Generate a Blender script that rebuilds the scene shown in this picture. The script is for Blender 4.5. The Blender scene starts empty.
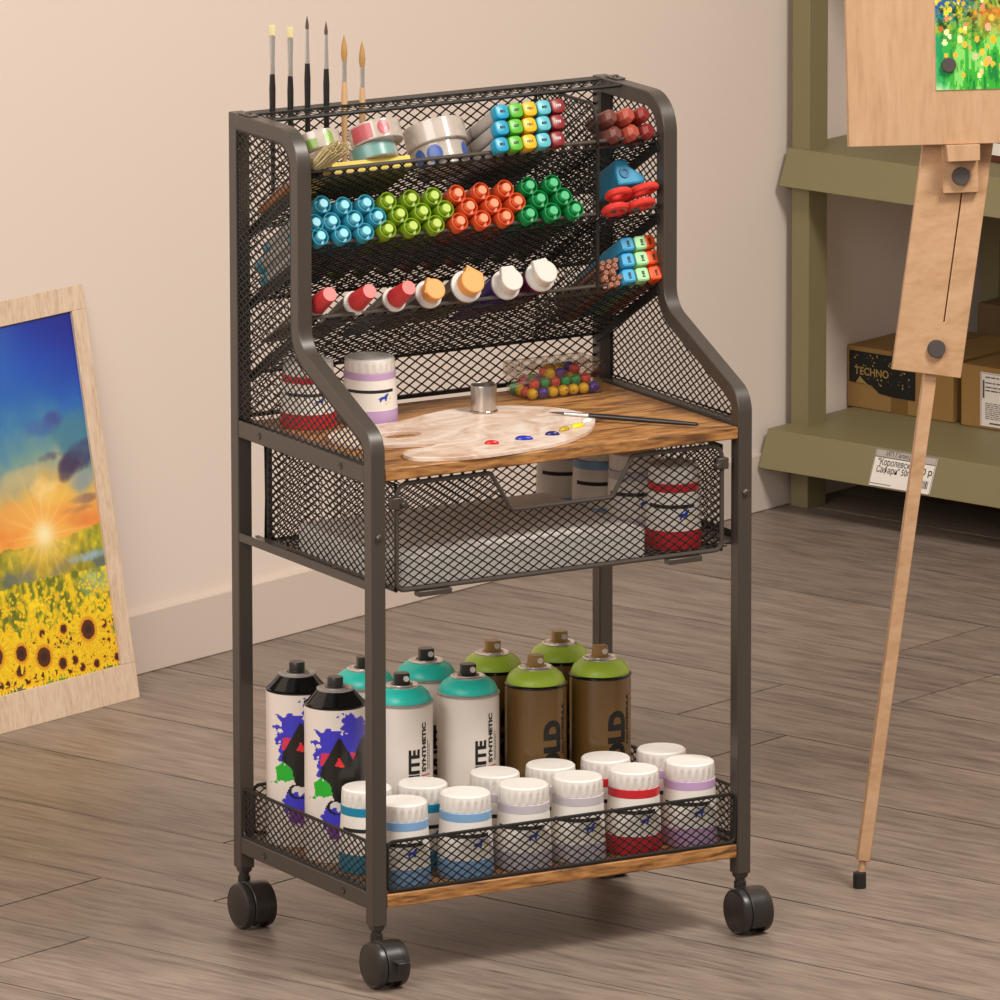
import bpy, bmesh, math, random
import numpy as np
from mathutils import Vector, Matrix
random.seed(7)
SC = bpy.context.scene
COL = SC.collection
PI = math.pi
R = math.radians

# ------------------------------------------------------------------ helpers
class MB:
    def __init__(s):
        s.v = []; s.f = []; s.m = []
    def add(s, vs, fs, mi=0, M=None):
        b = len(s.v)
        if M is not None:
            vs = [M @ Vector(p) for p in vs]
        s.v += [tuple(p) for p in vs]
        for i, f in enumerate(fs):
            s.f.append([b + k for k in f])
            s.m.append(mi[i] if isinstance(mi, (list, tuple)) else mi)
        return s
    def box(s, lo, hi, mi=0, M=None):
        x0, y0, z0 = lo; x1, y1, z1 = hi
        v = [(x0,y0,z0),(x1,y0,z0),(x1,y1,z0),(x0,y1,z0),(x0,y0,z1),(x1,y0,z1),(x1,y1,z1),(x0,y1,z1)]
        f = [(0,3,2,1),(4,5,6,7),(0,1,5,4),(1,2,6,5),(2,3,7,6),(3,0,4,7)]
        return s.add(v, f, mi, M)
    def lathe(s, prof, seg=32, mi=0, M=None, a0=0.0, a1=2*PI):
        full = abs(a1 - a0 - 2*PI) < 1e-6
        n = seg if full else seg + 1
        vs, rings = [], []
        for r, z in prof:
            if r < 1e-7:
                rings.append([len(vs)]); vs.append((0, 0, z))
            else:
                rings.append(list(range(len(vs), len(vs) + n)))
                for i in range(n):
                    a = a0 + (a1 - a0) * i / seg
                    vs.append((r*math.cos(a), r*math.sin(a), z))
        fs, ms = [], []
        for k in range(len(prof) - 1):
            A, B = rings[k], rings[k+1]
            mk = mi[k] if isinstance(mi, (list, tuple)) else mi
            for i in range(seg):
                j = (i + 1) % n
                if len(A) == 1 and len(B) == 1: continue
                if len(A) == 1: fs.append((A[0], B[j], B[i]))
                elif len(B) == 1: fs.append((A[i], A[j], B[0]))
                else: fs.append((A[i], A[j], B[j], B[i]))
                ms.append(mk)
        return s.add(vs, fs, ms, M)
    def loft(s, secs, seg=24, p=4.0, mi=0, M=None):
        """superellipse sections (half width, half height, z[, dx, dy])"""
        vs, fs, ms = [], [], []
        for sec in secs:
            a, b, z = sec[:3]; dx, dy = (sec[3], sec[4]) if len(sec) > 3 else (0, 0)
            for i in range(seg):
                t = 2*PI*(i+.5)/seg; c, q = math.cos(t), math.sin(t)
                vs.append((dx + a*math.copysign(abs(c)**(2/p), c), dy + b*math.copysign(abs(q)**(2/p), q), z))
        for k in range(len(secs)-1):
            mk = mi[k] if isinstance(mi, (list, tuple)) else mi
            for i in range(seg):
                j = (i+1) % seg
                fs.append((k*seg+i, k*seg+j, (k+1)*seg+j, (k+1)*seg+i)); ms.append(mk)
        m0 = mi[0] if isinstance(mi, (list, tuple)) else mi
        m1 = mi[-1] if isinstance(mi, (list, tuple)) else mi
        fs.append(tuple(reversed(range(seg)))); ms.append(m0)
        fs.append(tuple((len(secs)-1)*seg+i for i in range(seg))); ms.append(m1)
        return s.add(vs, fs, ms, M)
    def tube(s, pts, r, seg=8, closed=False, mi=0, M=None, squash=1.0):
        P = [Vector(p) for p in pts]; n = len(P)
        T = []
        for i in range(n):
            if closed: t = P[(i+1) % n] - P[i-1]
            else: t = P[min(i+1, n-1)] - P[max(i-1, 0)]
            T.append(t.normalized())
        up = Vector((0, 0, 1)) if abs(T[0].z) < .9 else Vector((1, 0, 0))
        N = (up - T[0]*up.dot(T[0])).normalized()
        vs, fs = [], []
        for i in range(n):
            N = (N - T[i]*N.dot(T[i])).normalized(); B = T[i].cross(N)
            rr = r[i] if isinstance(r, (list, tuple)) else r
            for k in range(seg):
                a = 2*PI*k/seg
                vs.append(P[i] + N*(rr*math.cos(a)*squash) + B*(rr*math.sin(a)))
        for i in range(n if closed else n-1):
            j = (i+1) % n
            for k in range(seg):
                l = (k+1) % seg
                fs.append((i*seg+k, i*seg+l, j*seg+l, j*seg+k))
        if not closed:
            fs.append(tuple(reversed(range(seg)))); fs.append(tuple((n-1)*seg+k for k in range(seg)))
        return s.add(vs, fs, mi, M)
    def prism(s, poly, P, n0, n1, mi=0):
        k = len(poly)
        vs = [P(u, v, n0) for u, v in poly] + [P(u, v, n1) for u, v in poly]
        fs = [tuple(reversed(range(k))), tuple(range(k, 2*k))] + [(i, (i+1) % k, k+(i+1) % k, k+i) for i in range(k)]
        return s.add(vs, fs, mi)
    def lattice(s, poly, pu, pv, P, w=.0012, t=.0009, mi=0, o=(0, 0)):
        L = math.hypot(pu, pv); k = len(poly)
        for sg in (1, -1):
            d = (pu/L, -sg*pv/L); nn = (-d[1], d[0])
            g = [(u-o[0])/pu + sg*(v-o[1])/pv for u, v in poly]
            for q in range(math.floor(min(g)), math.ceil(max(g))+1):
                qq = q + .0137
                xs = []
                for i in range(k):
                    a, b = g[i]-qq, g[(i+1) % k]-qq
                    if (a < 0) != (b < 0):
                        f = a/(a-b); A, B = poly[i], poly[(i+1) % k]
                        xs.append((A[0]+(B[0]-A[0])*f, A[1]+(B[1]-A[1])*f))
                xs.sort(key=lambda p: p[0]*d[0]+p[1]*d[1])
                for A, B in zip(xs[::2], xs[1::2]):
                    if math.dist(A, B) < .001: continue
                    vs = []
                    for E in (A, B):
                        for du, dn in ((-.5, -.5), (.5, -.5), (.5, .5), (-.5, .5)):
                            vs.append(P(E[0]+nn[0]*w*du, E[1]+nn[1]*w*du, t*dn))
                    s.add(vs, [(0,1,5,4),(1,2,6,5),(2,3,7,6),(3,0,4,7)], mi)
        return s

def link(o): COL.objects.link(o); return o
def tag(o, label=None, cat=None, group=None, kind=None):
    if label: o['label'] = label
    if cat: o['category'] = cat
    if group: o['group'] = group
    if kind: o['kind'] = kind
    return o
def empty(name, loc=(0, 0, 0), rot=(0, 0, 0), label=None, cat=None, group=None):
    o = link(bpy.data.objects.new(name, None)); o.location = loc; o.rotation_euler = rot
    o.empty_display_size = .02
    return tag(o, label, cat, group)
def finish(o, mats, bevel=0, smooth=35, seg=2):
    for m in (mats if isinstance(mats, (list, tuple)) else [mats]): o.data.materials.append(m)
    if smooth:
        o.data.shade_smooth(); o.data.set_sharp_from_angle(angle=R(smooth))
    if bevel:
        b = o.modifiers.new('bevel', 'BEVEL'); b.width = bevel; b.segments = seg; b.limit_method = 'ANGLE'; b.angle_limit = R(40)
        b.harden_normals = False
    return o
def obj(name, mb, mats, parent=None, bevel=0, smooth=35, label=None, seg=2, world=False):
    """world=True: the mesh is given in world coordinates although its parent stands elsewhere (unrotated)"""
    me = bpy.data.meshes.new(name); me.from_pydata(mb.v, [], mb.f); me.update()
    o = link(bpy.data.objects.new(name, me))
    if len(mats if isinstance(mats, (list, tuple)) else [mats]) > 1:
        me.polygons.foreach_set('material_index', mb.m)
    finish(o, mats, bevel, smooth, seg)
    if parent:
        o.parent = parent
        if world: o.location = -Vector(parent.location)
    if label: o['label'] = label
    return o
def dup(root, loc, rot, label, group=None, swap=None):
    def cp(o, par):
        c = o.copy(); link(c); c.parent = par
        if swap and c.type == 'MESH':
            for i, sl in enumerate(o.material_slots):
                if sl.material in swap:
                    c.material_slots[i].link = 'OBJECT'; c.material_slots[i].material = swap[sl.material]
        for ch in o.children: cp(ch, c)
        return c
    r = cp(root, None); r.location = loc; r.rotation_euler = rot; r['label'] = label
    if group: r['group'] = group
    return r
def fillet(pts, rad, seg=10):
    out = [pts[0]]
    for i in range(1, len(pts)-1):
        p = Vector(pts[i]); a = (Vector(pts[i-1])-p); b = (Vector(pts[i+1])-p)
        la, lb = a.length, b.length; a /= la; b /= lb
        r = rad[i-1] if isinstance(rad, (list, tuple)) else rad
        th = math.acos(max(-1, min(1, a.dot(b))))
        t = min(r/math.tan(th/2), la*.49, lb*.49); r = t*math.tan(th/2)
        c = p + (a+b).normalized()*(r/math.sin(th/2))
        p0 = p+a*t - c; p1 = p+b*t - c
        n = max(2, seg)
        om = math.acos(max(-1, min(1, p0.normalized().dot(p1.normalized()))))
        for k in range(n+1):
            f = k/n
            q = (p0*math.sin((1-f)*om) + p1*math.sin(f*om))/math.sin(om) if om > 1e-5 else p0
            out.append(tuple(c+q))
    out.append(pts[-1]); return out
def offs(pl, d):
    """offset an open 2D polyline to its left by d"""
    out = []; n = len(pl)
    for i in range(n):
        a = Vector(pl[max(i-1, 0)]); b = Vector(pl[min(i+1, n-1)]); p = Vector(pl[i])
        t1 = (p-a).normalized() if i > 0 else (b-p).normalized()
        t2 = (b-p).normalized() if i < n-1 else t1
        n1 = Vector((-t1.y, t1.x)); n2 = Vector((-t2.y, t2.x)); m = (n1+n2).normalized()
        out.append(tuple(p + m*(d/max(.3, m.dot(n1)))))
    return out
def lin(h):
    h = h.lstrip('#'); c = [int(h[i:i+2], 16)/255 for i in (0, 2, 4)]
    return tuple(x/12.92 if x <= .04045 else ((x+.055)/1.055)**2.4 for x in c)

# ------------------------------------------------------------------ materials
def nt(m): return m.node_tree.nodes, m.node_tree.links
def mat(name, hexcol, rough=.5, metal=0, spec=.5, coat=0, bump=0, bscale=300, var=0, vscale=40, alpha=1, trans=0):
    m = bpy.data.materials.new(name); m.use_nodes = True
    N, L = nt(m); b = N['Principled BSDF']
    col = lin(hexcol) + (1,)
    b.inputs['Base Color'].default_value = col
    b.inputs['Roughness'].default_value = rough; b.inputs['Metallic'].default_value = metal
    b.inputs['Specular IOR Level'].default_value = spec; b.inputs['Coat Weight'].default_value = coat
    b.inputs['Alpha'].default_value = alpha; b.inputs['Transmission Weight'].default_value = trans
    tc = N.new('ShaderNodeTexCoord')
    nz = N.new('ShaderNodeTexNoise'); nz.inputs['Scale'].default_value = vscale; nz.inputs['Detail'].default_value = 4
    L.new(tc.outputs['Object'], nz.inputs['Vector'])
    v = var or .03
    hs = N.new('ShaderNodeHueSaturation'); mr = N.new('ShaderNodeMapRange')
    mr.inputs['To Min'].default_value = 1-v; mr.inputs['To Max'].default_value = 1+v
    L.new(nz.outputs['Fac'], mr.inputs['Value']); L.new(mr.outputs[0], hs.inputs['Value'])
    hs.inputs['Color'].default_value = col; L.new(hs.outputs[0], b.inputs['Base Color'])
    if bump:
        n2 = N.new('ShaderNodeTexNoise'); n2.inputs['Scale'].default_value = bscale; L.new(tc.outputs['Object'], n2.inputs['Vector'])
        bp = N.new('ShaderNodeBump'); bp.inputs['Strength'].default_value = bump; bp.inputs['Distance'].default_value = .001
        L.new(n2.outputs['Fac'], bp.inputs['Height']); L.new(bp.outputs[0], b.inputs['Normal'])
    return m
def wood(name, cols, scale=(3, 60, 60), rough=.55, dist=1.5, bump=.15, detail=6, fine=.25, per=None):
    """streaky wood: noise stretched along one axis of the object"""
    m = bpy.data.materials.new(name); m.use_nodes = True
    N, L = nt(m); b = N['Principled BSDF']; b.inputs['Roughness'].default_value = rough
    tc = N.new('ShaderNodeTexCoord'); mp = N.new('ShaderNodeMapping'); mp.inputs['Scale'].default_value = scale
    src = tc.outputs['Object']
    if per:
        at = N.new('ShaderNodeAttribute'); at.attribute_name = per
        ad = N.new('ShaderNodeVectorMath'); ad.operation = 'MULTIPLY_ADD'
        ad.inputs[1].default_value = (13, 17, 5); L.new(at.outputs['Color'], ad.inputs[0]); L.new(src, ad.inputs[2]); src = ad.outputs[0]
    L.new(src, mp.inputs['Vector'])
    nz = N.new('ShaderNodeTexNoise'); nz.inputs['Scale'].default_value = 1; nz.inputs['Detail'].default_value = detail
    nz.inputs['Roughness'].default_value = .62; nz.inputs['Distortion'].default_value = dist
    L.new(mp.outputs[0], nz.inputs['Vector'])
    mp2 = N.new('ShaderNodeMapping'); mp2.inputs['Scale'].default_value = tuple(q*5 for q in scale); L.new(src, mp2.inputs['Vector'])
    n2 = N.new('ShaderNodeTexNoise'); n2.inputs['Scale'].default_value = 1; n2.inputs['Detail'].default_value = 3; L.new(mp2.outputs[0], n2.inputs['Vector'])
    mx = N.new('ShaderNodeMix'); mx.data_type = 'FLOAT'; mx.inputs[0].default_value = fine
    L.new(nz.outputs['Fac'], mx.inputs[2]); L.new(n2.outputs['Fac'], mx.inputs[3])
    cr = N.new('ShaderNodeValToRGB'); L.new(mx.outputs[0], cr.inputs[0])
    el = cr.color_ramp.elements
    while len(el) < len(cols): el.new(.5)
    for e, (p, c) in zip(el, cols): e.position = p; e.color = lin(c) + (1,)
    out = cr.outputs[0]
    if per:
        hs = N.new('ShaderNodeHueSaturation'); mr = N.new('ShaderNodeMapRange'); sp = N.new('ShaderNodeSeparateColor')
        L.new(at.outputs['Color'], sp.inputs[0]); L.new(sp.outputs[0], mr.inputs['Value'])
        mr.inputs['To Min'].default_value = .93; mr.inputs['To Max'].default_value = 1.06
        L.new(mr.outputs[0], hs.inputs['Value']); L.new(out, hs.inputs['Color']); out = hs.outputs[0]
    L.new(out, b.inputs['Base Color'])
    bp = N.new('ShaderNodeBump'); bp.inputs['Strength'].default_value = bump; bp.inputs['Distance'].default_value = .0006
    L.new(mx.outputs[0], bp.inputs['Height']); L.new(bp.outputs[0], b.inputs['Normal'])
    return m
def printed(name, rough=.45, coat=0):
    m = bpy.data.materials.new(name); m.use_nodes = True
    N, L = nt(m); b = N['Principled BSDF']; b.inputs['Roughness'].default_value = rough; b.inputs['Coat Weight'].default_value = coat
    at = N.new('ShaderNodeAttribute'); at.attribute_name = 'ink'; L.new(at.outputs['Color'], b.inputs['Base Color'])
    return m
def clear(name, tint='#ffffff', gloss=.06):
    m = bpy.data.materials.new(name); m.use_nodes = True
    N, L = nt(m); N.remove(N['Principled BSDF']); out = N['Material Output']
    tr = N.new('ShaderNodeBsdfTransparent'); tr.inputs[0].default_value = lin(tint)+(1,)
    gl = N.new('ShaderNodeBsdfGlossy'); gl.inputs['Roughness'].default_value = .08
    fr = N.new('ShaderNodeLayerWeight'); fr.inputs['Blend'].default_value = .3
    mr = N.new('ShaderNodeMapRange'); mr.inputs['To Min'].default_value = gloss; mr.inputs['To Max'].default_value = .55
    L.new(fr.outputs['Facing'], mr.inputs['Value'])
    mx = N.new('ShaderNodeMixShader'); L.new(mr.outputs[0], mx.inputs[0]); L.new(tr.outputs[0], mx.inputs[1]); L.new(gl.outputs[0], mx.inputs[2])
    L.new(mx.outputs[0], out.inputs['Surface'])
    return m

METAL = mat('black_powder_coat', '#453d36', .36, 0, .55, bump=.05, bscale=900)
WIRE = mat('black_wire', '#1d1916', .45, 0, .5)
CASTER = mat('black_plastic', '#2c2724', .33)
RUBBER = mat('black_rubber', '#1d1a18', .6)
SCREW = mat('dark_screw', '#5a534c', .3, .6)
RUSTIC = wood('rustic_brown_wood', [(.30, '#2e1d10'), (.41, '#6a4526'), (.49, '#a06d3a'), (.57, '#bd8750'), (.66, '#8f6238'), (.78, '#5a3d24')], (7, 38, 55), .5, 2.6, .3, 10, .38)
FLOOR = wood('grey_brown_planks', [(.25, '#514439'), (.40, '#73645a'), (.50, '#87776b'), (.60, '#958577'), (.75, '#78695e')], (34, 3.4, 1), .42, 1.3, .12, 12, .5, per='plank')
SEAM = mat('floor_seam', '#2b221c', .8)
WALL = mat('warm_plaster', '#e9d9cc', .75, 0, .25, bump=.05, bscale=120, var=.01, vscale=2)
BASEB = mat('baseboard_paint', '#d9c9bb', .5, var=.01)
OAK = wood('pale_oak', [(.3, '#c9a67e'), (.5, '#dcbc95'), (.7, '#e6c9a6')], (45, 4, 45), .5, 1.0, .15, 5, .4)
OAKF = wood('pale_oak_frame', [(.3, '#bf9f80'), (.5, '#dcc1a5'), (.7, '#e8d2ba')], (110, 110, 4), .5, 1.0, .15, 5, .4)
BEECH = wood('beech_easel', [(.3, '#ad845d'), (.5, '#bf9670'), (.7, '#c9a27e')], (5, 45, 45), .5, .8, .12, 5, .35)
BEECHV = wood('beech_board', [(.3, '#ad845e'), (.5, '#be9671'), (.72, '#c8a27f')], (45, 45, 3.5), .5, .8, .1, 5, .35)
GREEN = mat('olive_shelf_paint', '#857a56', .5, var=.03, vscale=6)
CARD = mat('cardboard', '#9c7742', .8, var=.06, vscale=30)
CARDT = mat('brown_tape', '#7d5f33', .35)
BLACKINK = mat('black_ink', '#15130f', .6)
GOLDINK = mat('gold_ink', '#a5874a', .6)
WHITEP = mat('white_paper', '#efe6dc', .7)
PAPER = mat('paper_stack', '#efe8e0', .8, var=.02, vscale=200)
DARKBOX = mat('dark_red_card', '#5a2a18', .6)
REDP = mat('red_plastic', '#d8382f', .33)
BLUEP = mat('blue_plastic', '#2f8fb4', .4)
STEEL = mat('steel', '#d8d2cb', .25, .75)
ALU = mat('aluminium', '#b9b1a8', .35, 1)
JARW = mat('white_jar', '#ece4da', .35, 0, .5)
CAPW = mat('white_cap', '#f1eae2', .38)
SPLASH = printed('splash_print', .3, .3)
PICT = printed('picture_print', .35)

def jarband(n, h): return mat('jar_'+n, h, .35)
JB = {'red': jarband('red', '#c8202c'), 'lilac': jarband('lilac', '#c3a0c8'), 'grey': jarband('grey', '#c2bac0'),
      'blue': jarband('blue', '#7fa8d0'), 'teal': jarband('teal', '#1683a6')}

# ------------------------------------------------------------------ room (axes turned 20 degrees against the cart)
TH = math.atan2(.34253739, .9395042)
RM = Matrix.Rotation(TH, 4, 'Z')
WB = 1.05     # left wall
def room(a, b, z=0.0): return RM @ Vector((a, -b, z))
def robj(name, mb, mats, **k):
    o = obj(name, mb, mats, **k); o.rotation_euler = (0, 0, TH); return o

fl = MB(); att = []
fl.box((-9, -7, -.02), (3, 1.2, -.0025), 1); att += [(.5, .5, .5)]*6
PW = .1798
k0 = int((-9)/PW)
rng = random.Random(3)
for k in range(k0, 14):
    a0 = -.022 + k*PW; a1 = a0 + PW
    j = .487 if k % 2 == 0 else .340      # joint position (local y)
    ys = [j + 1.25*i for i in range(-7, 3)]
    for y0, y1 in zip(ys, ys[1:]):
        y1 = min(y1, 1.2)
        if y0 >= 1.2: continue
        g = .0014
        v = [(a0+g, y0+g, 0), (a1-g, y0+g, 0), (a1-g, y1-g, 0), (a0+g, y1-g, 0),
             (a0+g-.0003, y0+g, -.003), (a1-g+.0003, y0+g, -.003), (a1-g, y1-g, -.003), (a0+g, y1-g, -.003)]
        fl.add(v, [(0,1,2,3),(4,5,1,0),(5,6,2,1),(6,7,3,2),(7,4,0,3)], 0)
        c = (rng.random(), rng.random(), rng.random()); att += [c]*5
fo = robj('floor', fl, [FLOOR, SEAM], smooth=0)
at = fo.data.attributes.new('plank', 'FLOAT_COLOR', 'FACE')
for i, c in enumerate(att): at.data[i].color = (*c, 1)
tag(fo, kind='structure')

tag(robj('wall_left', MB().box((-9, WB, 0), (2.50, WB+.1, 2.6)), WALL, smooth=0), kind='structure')
tag(robj('wall_right', MB().box((2.40, -6, 0), (2.50, WB, 2.6)), WALL, smooth=0), kind='structure')
tag(robj('baseboard_left', MB().box((-9, WB-.007, 0), (2.40, WB, .067)), BASEB, bevel=.0015), kind='structure')
tag(robj('baseboard_right', MB().box((2.393, -6, 0), (2.40, WB-.007, .067)), BASEB, bevel=.0015), kind='structure')

# ------------------------------------------------------------------ ink grids: printed pictures as fine coloured meshes
def vnoise(nx, ny, cells, seed, stretch=1.0):
    r = np.random.RandomState(seed); cx, cy = max(1, int(cells*stretch)), max(1, int(cells))
    g = r.rand(cy+2, cx+2)
    X = np.linspace(0, cx, nx, endpoint=False); Y = np.linspace(0, cy, ny, endpoint=False)
    xi, yi = X.astype(int), Y.astype(int); fx, fy = X-xi, Y-yi
    fx = fx*fx*(3-2*fx); fy = (fy*fy*(3-2*fy))[:, None]
    a = g[np.ix_(yi, xi)]*(1-fx)+g[np.ix_(yi, xi+1)]*fx
    b = g[np.ix_(yi+1, xi)]*(1-fx)+g[np.ix_(yi+1, xi+1)]*fx
    return a*(1-fy)+b*fy
def fbm(nx, ny, cells, seed, oct=4, stretch=1.0):
    s = np.zeros((ny, nx)); w = 1; t = 0
    for o in range(oct): s += w*vnoise(nx, ny, cells*2**o, seed+o, stretch); t += w; w *= .55
    return s/t
def mixc(img, m, col): 
    m = np.clip(m, 0, 1)[..., None]; img[:] = img*(1-m) + np.array(col)*m
def hx(h): h = h.lstrip('#'); return np.array([int(h[i:i+2], 16)/255 for i in (0, 2, 4)])
def tolin(img): return np.where(img <= .04045, img/12.92, ((img+.055)/1.055)**2.4)
def inkgrid(name, img, P, m, parent=None, wrap=False, world=False):
    """img rows bottom to top; one quad per pixel; P(i/nx, j/ny) -> point"""
    ny, nx, _ = img.shape
    mb = MB()
    vs = [P(i/nx, j/ny) for j in range(ny+1) for i in range(nx+1)]
    fs = [(j*(nx+1)+i, j*(nx+1)+i+1, (j+1)*(nx+1)+i+1, (j+1)*(nx+1)+i) for j in range(ny) for i in range(nx)]
    mb.add(vs, fs)
    o = obj(name, mb, m, parent, smooth=0, world=world)
    a = o.data.attributes.new('ink', 'FLOAT_COLOR', 'FACE')
    c = np.ones((ny*nx, 4), np.float32); c[:, :3] = tolin(np.clip(img, 0, 1)).reshape(-1, 3)
    a.data.foreach_set('color', c.ravel())
    return o

# sunset over a field of sunflowers
def sunset():
    nx, ny = 216, 314                       # .26 x .378 m
    W_, H_ = .26, .378
    X, Y = np.meshgrid((np.arange(nx)+.5)/nx*W_, (np.arange(ny)+.5)/ny*H_)
    rr = W_ - X; f = 1 - Y/H_                # distance from the right edge, fraction from the top
    n1 = fbm(nx, ny, 4, 11, 5); n2 = fbm(nx, ny, 9, 31, 5); n3 = fbm(nx, ny, 40, 51, 3); n4 = fbm(nx, ny, 14, 91, 4, .6)
    fw = f + (n1-.5)*.20*np.clip(f*4, .2, 1) + (n2-.5)*.05
    stops = [(0, '#0a2f9e'), (.12, '#0e4bb8'), (.22, '#1a5fb8'), (.30, '#3b7db0'), (.37, '#6f9a9a'), (.42, '#a9a888'), (.47, '#dfb45c'), (.53, '#ee9c48'), (.575, '#ef8636'), (.60, '#f2a042'), (1, '#f2a042')]
    img = np.zeros((ny, nx, 3))
    ps = [s[0] for s in stops]; cs = np.array([hx(s[1]) for s in stops])
    for c in range(3): img[..., c] = np.interp(fw, ps, cs[:, c])
    mixc(img, np.clip((.07-rr)/.07, 0, 1)*np.clip((.24-f)/.22, 0, 1), hx('#062090'))
    mixc(img, np.clip((rr-.07)/.05, 0, 1)*np.clip((.30-f)/.25, 0, 1)*.5, hx('#3f7fc4'))
    def blob(r0, f0, sr, sf, col, amt=1.0, k=2.4):
        d = ((rr-r0)/sr)**2 + ((f-f0)/sf)**2 + (n4-.5)*k
        mixc(img, np.clip(1.15-d, 0, 1)*amt, hx(col))
    blob(.025, .33, .035, .06, '#3f7c96', .8); blob(.05, .285, .018, .025, '#3a3f92', .7); blob(.075, .30, .03, .03, '#3b63a8', .6)
    blob(.028, .415, .030, .030, '#38305a', .95); blob(.062, .385, .018, .018, '#453d66', .9); blob(.010, .39, .02, .03, '#3c4a72', .8); blob(.040, .44, .015, .025, '#3a3358', .8)
    blob(.020, .475, .020, .030, '#7f93a8', .7); blob(.015, .52, .03, .015, '#7a5560', .7); blob(.035, .545, .03, .012, '#a8654a', .6)
    blob(.075, .47, .022, .05, '#f7dfa0', .9); blob(.055, .50, .03, .03, '#f0c050', .7); blob(.10, .42, .035, .03, '#c2b78a', .7); blob(.13, .52, .04, .04, '#ee9f4a', .7)
    blob(.03, .575, .03, .025, '#dd7f3e', .6)
    hz = .618 + (n2-.5)*.03 - np.clip(.05-rr, 0, .05)*.55
    hill = f > hz
    hc = hx('#5d6f22')*(1-n3[..., None]) + hx('#e2c71f')*n3[..., None]
    img[hill] = (hc*(.65+.7*n4[..., None]))[hill]
    mixc(img, np.clip((f-.655)/.03, 0, 1)*(f < .715)*np.clip((n4-.42)*6, 0, 1)*.8, hx('#4f5e70'))
    mixc(img, np.clip(1.1-((rr-.025)/.035)**2-((f-.680)/.016)**2+(n3-.5), 0, 1), hx('#8fb0c4'))
    # sun and rays
    dr = rr-.086; dyy = (f-.592)*H_; dd = np.hypot(dr, dyy)
    mixc(img, np.exp(-(dd/.050)**2)*.75, hx('#ffc45a')); mixc(img, np.exp(-(dd/.015)**2), hx('#fff2c0'))
    ang = np.arctan2(dyy, dr)
    mixc(img, np.clip(np.cos(ang*16+.6)*2-1.2, 0, 1)*np.exp(-dd/.035)*.7, hx('#ffe896'))
    # field
    fd = f > .715 + (n2-.5)*.03
    t_ = np.clip((n3-.35)*3.2, 0, 1)[..., None]
    fc = hx('#6f7a1c')*(1-t_)+hx('#f4d01c')*t_
    fc = fc*(.80+.4*n2[..., None])
    img[fd] = fc[fd]
    mixc(img, np.clip(1.2-((rr-.02)/.03)**2-((f-.755)/.04)**2, 0, 1)*.7, hx('#a9c08a'))
    mixc(img, np.clip((f-.90)/.05, 0, 1)*np.clip((n3-.45)*5, 0, 1)*.85, hx('#3c8a30'))
    mixc(img, np.clip((f-.86)/.05, 0, 1)*np.clip((.40-n4)*8, 0, 1)*.7, hx('#4a4a78'))
    r = random.Random(5)
    fl_ = []
    for i in range(760):
        q = r.random()**.8; fl_.append((r.random()*W_, .73+.25*q, .0020+.0095*q*q))
    fl_.sort(key=lambda t: t[1])
    fl_ += [(.066, .955, .012), (.11, .86, .011), (.077, .862, .013), (.105, .885, .011), (.015, .875, .012), (.15, .945, .018), (.225, .84, .014), (.040, .88, .027), (.112, .925, .027), (.185, .89, .030), (.145, .900, .022), (.085, .955, .016)]
    for r0, f0, s in fl_:
        dx = rr-r0; dy = (f-f0)*H_; d = np.hypot(dx, dy); a = np.arctan2(dy, dx)
        m = d < s*(.78+.22*np.cos(a*11+s*999))
        k = np.clip(.5+.5*np.cos(a*23+s*5000)+(n3-.5), 0, 1)[..., None]
        img[m] = (hx('#f8d81a')*(1-.5*k) + hx('#e89a10')*.5*k)[m]
        if s > .0050:
            mixc(img, np.clip(1-((d-s*.42)/(s*.13))**2, 0, 1)*(d < s)*.6, hx('#d8780c'))
            img[d < s*.38] = hx('#55250e')
            img[d < s*.18] = hx('#341709')
    return img
# leaning framed picture
FW, FH = .302, .443
th = math.atan2(.077, .437)
pb = empty('framed_picture', room(.756, -.973, 0), (0, 0, TH), 'pale wood framed sunset and sunflower field picture leaning on the wall', 'picture')
tiltM = Matrix.Rotation(-th, 4, 'X')       # leans back towards +y
def fr(x, y, z): return tiltM @ Vector((x, y, z))
mbf = MB(); tk = .014
for lo, hi in (((-FW, 0, 0), (0, tk, .0386)), ((-FW, 0, FH-.0265), (0, tk, FH)), ((-FW, 0, .0386), (-FW+.021, tk, FH-.0265)), ((-.021, 0, .0386), (0, tk, FH-.0265))):
    mbf.box(lo, hi, 0, tiltM)
fo_ = obj('frame', mbf, OAKF, pb, bevel=.0006)
obj('backing_board', MB().box((-FW+.02, .004, .037), (-.02, .010, FH-.025), 0, tiltM), WHITEP, pb)
inkgrid('print', sunset(), lambda u, v: fr(-.021-.26+.26*u, .0035, .0386+.3779*v), PICT, pb)

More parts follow.
